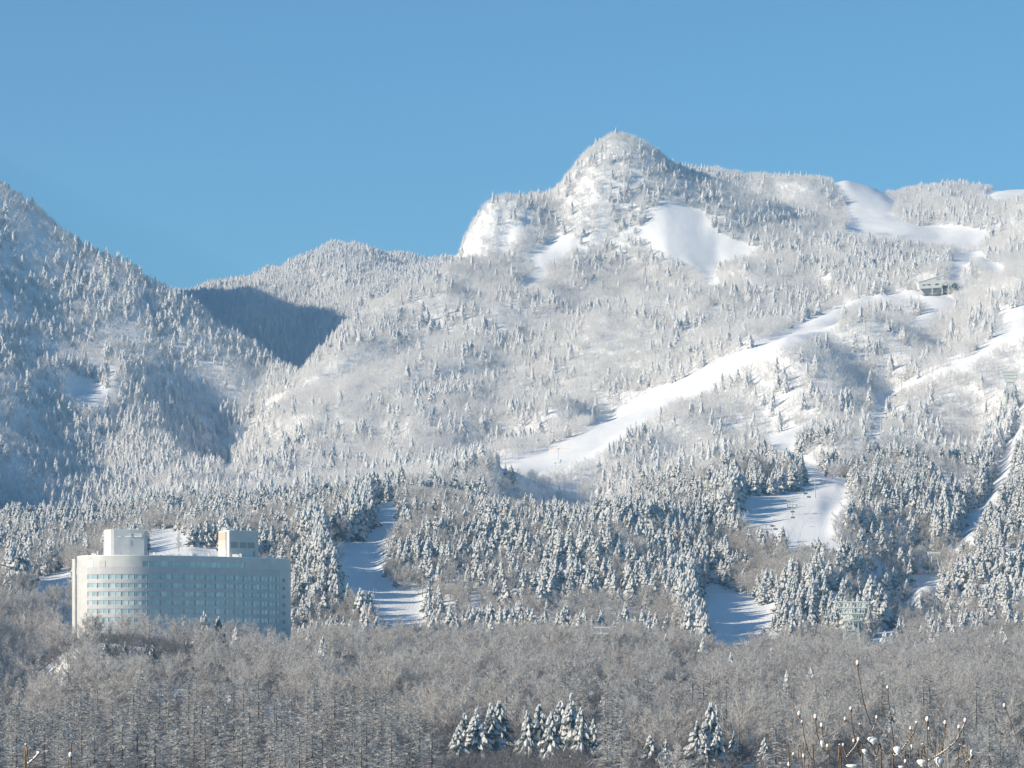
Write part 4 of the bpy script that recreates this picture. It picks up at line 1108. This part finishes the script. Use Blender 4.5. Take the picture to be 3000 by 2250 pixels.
# ---------------------------------------------------------------- safety nets along the runs
M['net'] = mat('faded_red_net', (0.52, 0.20, 0.17), 0.8, 0.2)
M['net2'] = mat('pale_pink_net', (0.62, 0.42, 0.40), 0.8, 0.2)
M['net3'] = mat('orange_net', (0.66, 0.48, 0.40), 0.8, 0.2)
def net(pts, d0, d1, m, label, h=1.6):
    P = [(px, foot(px, py, d0, d1)) for px, py in pts]
    x0, y0 = XY(*P[0]); z0 = float(ground(*P[0]))
    t = empty('safety_net', (x0, y0, z0)); tag(t, label, 'net', 'safety nets along the runs')
    b = MB(); po = []
    for (p, d), (q, e) in zip(P[:-1], P[1:]):
        n_ = max(1, int(np.linalg.norm(XY(q, e) - XY(p, d)) / 4))
        for j in range(n_):
            u0, u1 = j / n_, (j + 1) / n_
            a_ = (p + (q - p) * u0, d + (e - d) * u0); c_ = (p + (q - p) * u1, d + (e - d) * u1)
            A = np.append(XY(*a_), float(ground(*a_))) - (x0, y0, z0); C = np.append(XY(*c_), float(ground(*c_))) - (x0, y0, z0)
            for zl in (.25, .65, 1.05, 1.45):
                w_ = .14
                b.face([A + (0, 0, zl), C + (0, 0, zl), C + (0, 0, zl + w_), A + (0, 0, zl + w_)])
            po.append(A)
    tag(b.build('netting', m, t), kind='stuff')
    for A in po:
        b = MB(); b.tube(A, A + (0, 0, h), .05, .05, 4); b.build('post', M['steel'], t)
net([(2680, 1685), (2705, 1683), (2755, 1685)], 1480, 1640, M['net'], 'red net at the head of the small sunlit run')
net([(2406, 1378), (2420, 1393), (2436, 1404)], 1700, 2000, M['net2'], 'pink net at the upper corner of the wide middle run')
net([(1606, 1320), (1640, 1315), (1664, 1317)], 2300, 2700, M['net3'], 'orange net across the foot of the long run')
net([(2620, 1166), (2650, 1146), (2680, 1128)], 2200, 2700, M['net2'], 'pink net along the narrow bright run below the flood lamp')

# ---------------------------------------------------------------- skier
D = foot(1055, 1742, 1420, 1560)
x, _, z = W(1055, 1742, D); z = float(ground(1055, D))
M['skisuit'] = mat('dark_ski_clothing', (0.03, 0.035, 0.05), 0.7, 0.2)
me = bpy.data.meshes.new('person')
J = [(0,0,.95),(0,.02,1.2),(0,-.02,1.42),(0,-.04,1.52),(0,-.06,1.66),(.2,-.02,1.4),(.34,-.1,1.15),(.36,-.35,1.05),(-.2,-.02,1.4),(-.34,-.1,1.15),(-.36,-.35,1.05),(.13,0,.88),(.16,-.12,.5),(.16,.02,.1),(.16,-.12,.06),(-.13,0,.88),(-.16,-.12,.5),(-.16,.02,.1),(-.16,-.12,.06)]
E = [(0,1),(1,2),(2,3),(3,4),(2,5),(5,6),(6,7),(2,8),(8,9),(9,10),(0,11),(11,12),(12,13),(13,14),(0,15),(15,16),(16,17),(17,18)]
RR = [.17,.17,.17,.07,.12,.09,.06,.05,.09,.06,.05,.12,.085,.07,.06,.12,.085,.07,.06]
me.from_pydata(J, E, [])
pe = bpy.data.objects.new('person', me); col.objects.link(pe)
pe.location = (x, D, z + .04)
sk_ = pe.modifiers.new('skin', 'SKIN'); ss_ = pe.modifiers.new('smooth', 'SUBSURF'); ss_.levels = 1; ss_.render_levels = 1
for i, r_ in enumerate(RR): me.skin_vertices[0].data[i].radius = (r_, r_)
me.skin_vertices[0].data[0].use_root = True
me.materials.append(M['skisuit'])
tag(pe, 'skier in dark clothing gliding down the shaded run beside the hotel', 'person')
pair = empty('skis', (x, D, z)); tag(pair, 'pair of skis under the skier on the shaded run', 'skis')
for sx in (-1, 1):
    b = MB(); b.box((sx * .16, -.1, .03), (.09, 1.7, .03)); b.build('ski', M['rust'], pair)

# ---------------------------------------------------------------- budding shrub close to the camera
M['stem'] = mottle(mat('shrub_bark', (0.24, 0.17, 0.11), 0.7, 0.3), 60.0, (0.08, 0.055, 0.04), (0.21, 0.155, 0.105), 4, .4, 200, .002)
M['bud'] = mottle(mat('bud_scales', (0.20, 0.09, 0.05), 0.6, 0.3), 90.0, (0.13, 0.055, 0.03), (0.28, 0.14, 0.08))
M['nearsnow'] = mottle(mat('near_snow', (0.86, 0.87, 0.90), 0.5, 0.25), 30.0, (0.83, 0.84, 0.87), (0.89, 0.9, 0.92), 4, .5, 120, .004)
SHD = 12.0
def shrub(name, stems, buds, clumps, base_px, label, D0=SHD, conv=lambda x, y: (2280 + .2803 * x, 1900 + .2803 * y), sc=.2803):
    bx, by = XY(base_px, D0)
    gz = float(ground(base_px, D0))
    root = empty(name, (bx, by, gz)); tag(root, label, 'shrub')
    R_ = np.array([bx, by, gz])
    u = sc / F * D0                                    # metres per drawing unit
    rs = random.Random(8)
    def pos(x, y, dd): 
        px, py = conv(x, y); return np.array(W(px, py, D0 + dd)) - R_
    for st_ in stems:
        r0, r1, dd, pts = st_
        P = [pos(x, y, dd + .02 * i) for i, (x, y) in enumerate(pts)]
        if pts[-1][1] >= 1240:                         # stems that leave the frame go on down to the ground
            P += [P[-1] * .8 + np.array([0, 0, 0]) * .2 + (0, 0, -.25), P[-1] * np.array([.35, .35, .45]), np.array([rs.uniform(-.05, .05), rs.uniform(-.05, .05), -.1])]
        P = np.array(P)
        L = len(P)
        Q = spline(P, 6)
        # slight knots and kinks
        b = MB()
        m = len(Q); ns = 7
        t0_ = np.linspace(0, 1, m)
        rad = .6 * (r0 + (r1 - r0) * np.minimum(1, t0_ * 1.2)) * u
        rad = rad * (1 + .16 * np.array([vn for vn in vnoise(np.arange(m) * .9 + dd * 50, np.zeros(m), 5)]))
        rings = []
        for k in range(m):
            d = unit(Q[min(k + 1, m - 1)] - Q[max(k - 1, 0)])
            a = unit(np.cross(d, (0, 1.0, 0.05))); c = np.cross(d, a)
            rings.append([tuple(Q[k] + rad[k] * (math.cos(2 * math.pi * j / ns) * a + math.sin(2 * math.pi * j / ns) * c)) for j in range(ns)])
        for rg in rings: b.v.extend(rg)
        for k in range(m - 1):
            for j in range(ns):
                b.f.append((k * ns + j, k * ns + (j + 1) % ns, (k + 1) * ns + (j + 1) % ns, (k + 1) * ns + j)); b.mi.append(0); b.sn.append(0)
        # side nodes
        for k in range(2, m - 2, 4):
            if rs.random() < .5 and Q[k][2] > -1 * gz * 0 + (-gz - .9):
                b.ball(tuple(Q[k] + np.array([rs.choice((-1, 1)) * rad[k] * 1.0, 0, 0])), (rad[k] * .75,) * 2 + (rad[k] * 1.1,), 6, 4)
        so = b.build('stem', M['stem'], root, smooth=True)
        # snow lying on the leaning stretches
        sb_ = MB()
        for k in range(1, m - 1):
            d = unit(Q[min(k + 1, m - 1)] - Q[max(k - 1, 0)])
            if abs(d[2]) < .82 and Q[k][2] > -gz - .75 and rs.random() < .85:
                sb_.ball(tuple(Q[k] + np.array([-.3 * rad[k], -.3 * rad[k], rad[k] * .75])), (rad[k] * 1.3, rad[k] * 1.2, rad[k] * .9), 7, 5)
        if sb_.v: tag(sb_.build('snow', M['nearsnow'], so, smooth=True), kind='stuff')
    for x, y, r in buds:
        p = pos(x, y, 0)
        r *= .9 * u
        b = MB(); b.ball(tuple(p + (0, 0, -r * .9)), (r * .75, r * .75, r * 1.7), 8, 6)
        for k in range(5):
            a = k * 1.256 + x; b.ball(tuple(p + (math.cos(a) * r * .5, math.sin(a) * r * .5, -r * .7 + .3 * r * math.sin(k * 2.1))), (r * .45, r * .45, r * .9), 6, 4)
        bo = b.build('bud', M['bud'], root, smooth=True)
        b = MB(); b.ball(tuple(p + (-.1 * r, 0, r * .75)), (r * 1.0, r * 1.0, r * 1.55), 10, 8); b.build('snow_cap', M['nearsnow'], bo, smooth=True)
    for x, y, w, h in clumps:
        p = pos(x, y, .02)
        b = MB(); b.ball(tuple(p), (w * u * .8, w * u * .5, h * u * .8), 12, 8)
        b.ball(tuple(p + (-.45 * w * u, 0, .25 * h * u)), (w * u * .55, w * u * .4, h * u * .5), 10, 7)
        b.ball(tuple(p + (.4 * w * u, 0, .15 * h * u)), (w * u * .5, w * u * .4, h * u * .55), 10, 7)
        b.ball(tuple(p + (.05 * w * u, 0, -.6 * h * u)), (w * u * .35, w * u * .3, h * u * .6), 10, 7)
        b.build('snow_clump', M['nearsnow'], root, smooth=True)
STEMS = [
 (8,13,0,[(830,160),(840,260),(865,400),(880,500),(915,640),(960,770),(985,870),(992,1000),(1022,1120),(1080,1249)]),
 (8,13,.05,[(1145,410),(1150,520),(1170,660),(1190,850),(1205,1000),(1210,1110),(1195,1249)]),
 (8,11,-.05,[(760,640),(765,740),(785,870),(815,1000),(860,1130),(885,1249)]),
 (8,11,.1,[(220,700),(250,780),(275,930),(310,1070),(360,1180),(375,1249)]),
 (9,15,0,[(390,740),(400,860),(430,970),(480,1060),(560,1140),(620,1200),(660,1249)]),
 (8,10,0.01,[(455,830),(470,920),(500,1010),(525,1095)]),
 (7,9,-.1,[(515,1030),(530,1120),(535,1249)]),
 (9,11,-.04,[(840,960),(800,1030),(720,1130),(650,1249)]),
 (6,9,-.02,[(700,745),(760,790),(830,880),(900,950),(980,1010)]),
 (7,8,0,[(1030,740),(1000,820),(985,865)]),
 (6,8,.12,[(850,790),(900,880),(950,970),(1000,1070),(1030,1150)]),
 (8,11,.05,[(1445,780),(1420,880),(1350,980),(1270,1080),(1212,1130)]),
 (6,7,.06,[(1385,850),(1385,940)]),
 (9,11,-.06,[(1560,760),(1560,900),(1560,1050),(1555,1249)]),
 (6,8,-.06,[(1575,850),(1585,960),(1615,1100),(1640,1249)]),
 (8,10,.1,[(1745,790),(1740,900),(1720,1000),(1715,1100),(1700,1249)]),
 (9,16,0,[(1955,770),(1920,850),(1870,950),(1780,1040),(1680,1110),(1560,1180),(1490,1249)]),
 (7,8,0,[(1890,835),(1888,910)]),
 (4,6,.2,[(1590,620),(1630,800),(1660,1000),(1690,1100),(1720,1249)]),
 (9,11,-.05,[(2030,1110),(2000,1170),(1985,1249)]),
 (8,11,-.03,[(2022,1125),(1950,1200),(1870,1249)]),
 (4,7,.15,[(1900,920),(1940,1050),(1970,1110),(1960,1249)]),
 (6,8,.08,[(1470,1000),(1466,1249)]),
 (8,10,-.08,[(270,1140),(275,1249)]),
 (7,9,.1,[(160,1110),(200,1180),(250,1249)]),
 (8,9,-.02,[(115,1210),(120,1249)]),
 (7,9,.03,[(1330,1190),(1325,1249)]),
 (5,8,.1,[(1640,1210),(1560,1240),(1480,1262)]),
]
BUDS = [(830,160,19),(1145,412,14),(760,635,15),(220,690,18),(390,722,19),(455,812,18),(700,742,15),(1030,725,14),(1445,778,11),(1385,840,14),(1560,750,21),(1575,845,13),(1745,783,17),(1955,760,18),(1890,828,16),(515,1025,15),(840,962,18),(790,972,14),(270,1130,18),(115,1218,18),(1330,1186,15),(2022,1105,24),(680,1012,12),(160,1108,13),(850,792,8),(250,770,11)]
CLUMPS = [(990,955,58,42),(1245,1060,42,48),(1500,1190,52,40),(1680,1175,48,52),(770,1228,66,24),(905,1072,32,30),(1285,1238,32,18),(458,990,20,38),(1395,1020,12,24)]
shrub('shrub', STEMS, BUDS, CLUMPS, 2600, 'brown budding shrub with snow-capped buds close in the bottom corner')
full = lambda x, y: (x, y - 1249 + 2250)
shrub('twig', [(1.6,2.6,0,[(2943,1068),(2960,1110),(2985,1180),(3003,1249)])], [(2943,1068,4.5)], [], 2990, 'thin bent twig with a snowy bud at the picture edge', SHD, full, 1.0)
shrub('twig', [(3.0,3.6,0,[(207,1215),(208,1249)])], [(207,1214,6.0)], [], 207, 'single brown twig tip with round snow cap at the bottom edge', SHD, full, 1.0)
shrub('twig', [(4.0,5.5,0,[(116,1204),(100,1222),(84,1236),(74,1249)])], [], [(112,1203,6,4)], 76, 'pale curved branch stub at the bottom edge below the hotel', SHD, full, 1.0)

# ---------------------------------------------------------------- air: thin blue haze round the whole place
def haze_box():
    m = bpy.data.materials.new('haze')
    m.use_nodes = True
    nt = m.node_tree
    nt.nodes.remove(nt.nodes['Principled BSDF'])
    pv = nt.nodes.new('ShaderNodeVolumePrincipled')
    pv.inputs['Color'].default_value = (0.33, 0.63, 1.0, 1)
    pv.inputs['Density'].default_value = HAZE
    pv.inputs['Anisotropy'].default_value = 0.0
    nt.links.new(pv.outputs[0], nt.nodes['Material Output'].inputs['Volume'])
    b = MB()
    zt = float(max(GZ.max(), 0) + 25); zb = float(GZ.min() - 3)
    b.box((0, 5300, (zt + zb) / 2), (9000, 10900, zt - zb))
    o = b.build('haze', m)
    tag(o, 'thin blue haze in the air over the valley', 'haze', kind='stuff')
HAZE = 8.5e-5
if HAZE: haze_box()
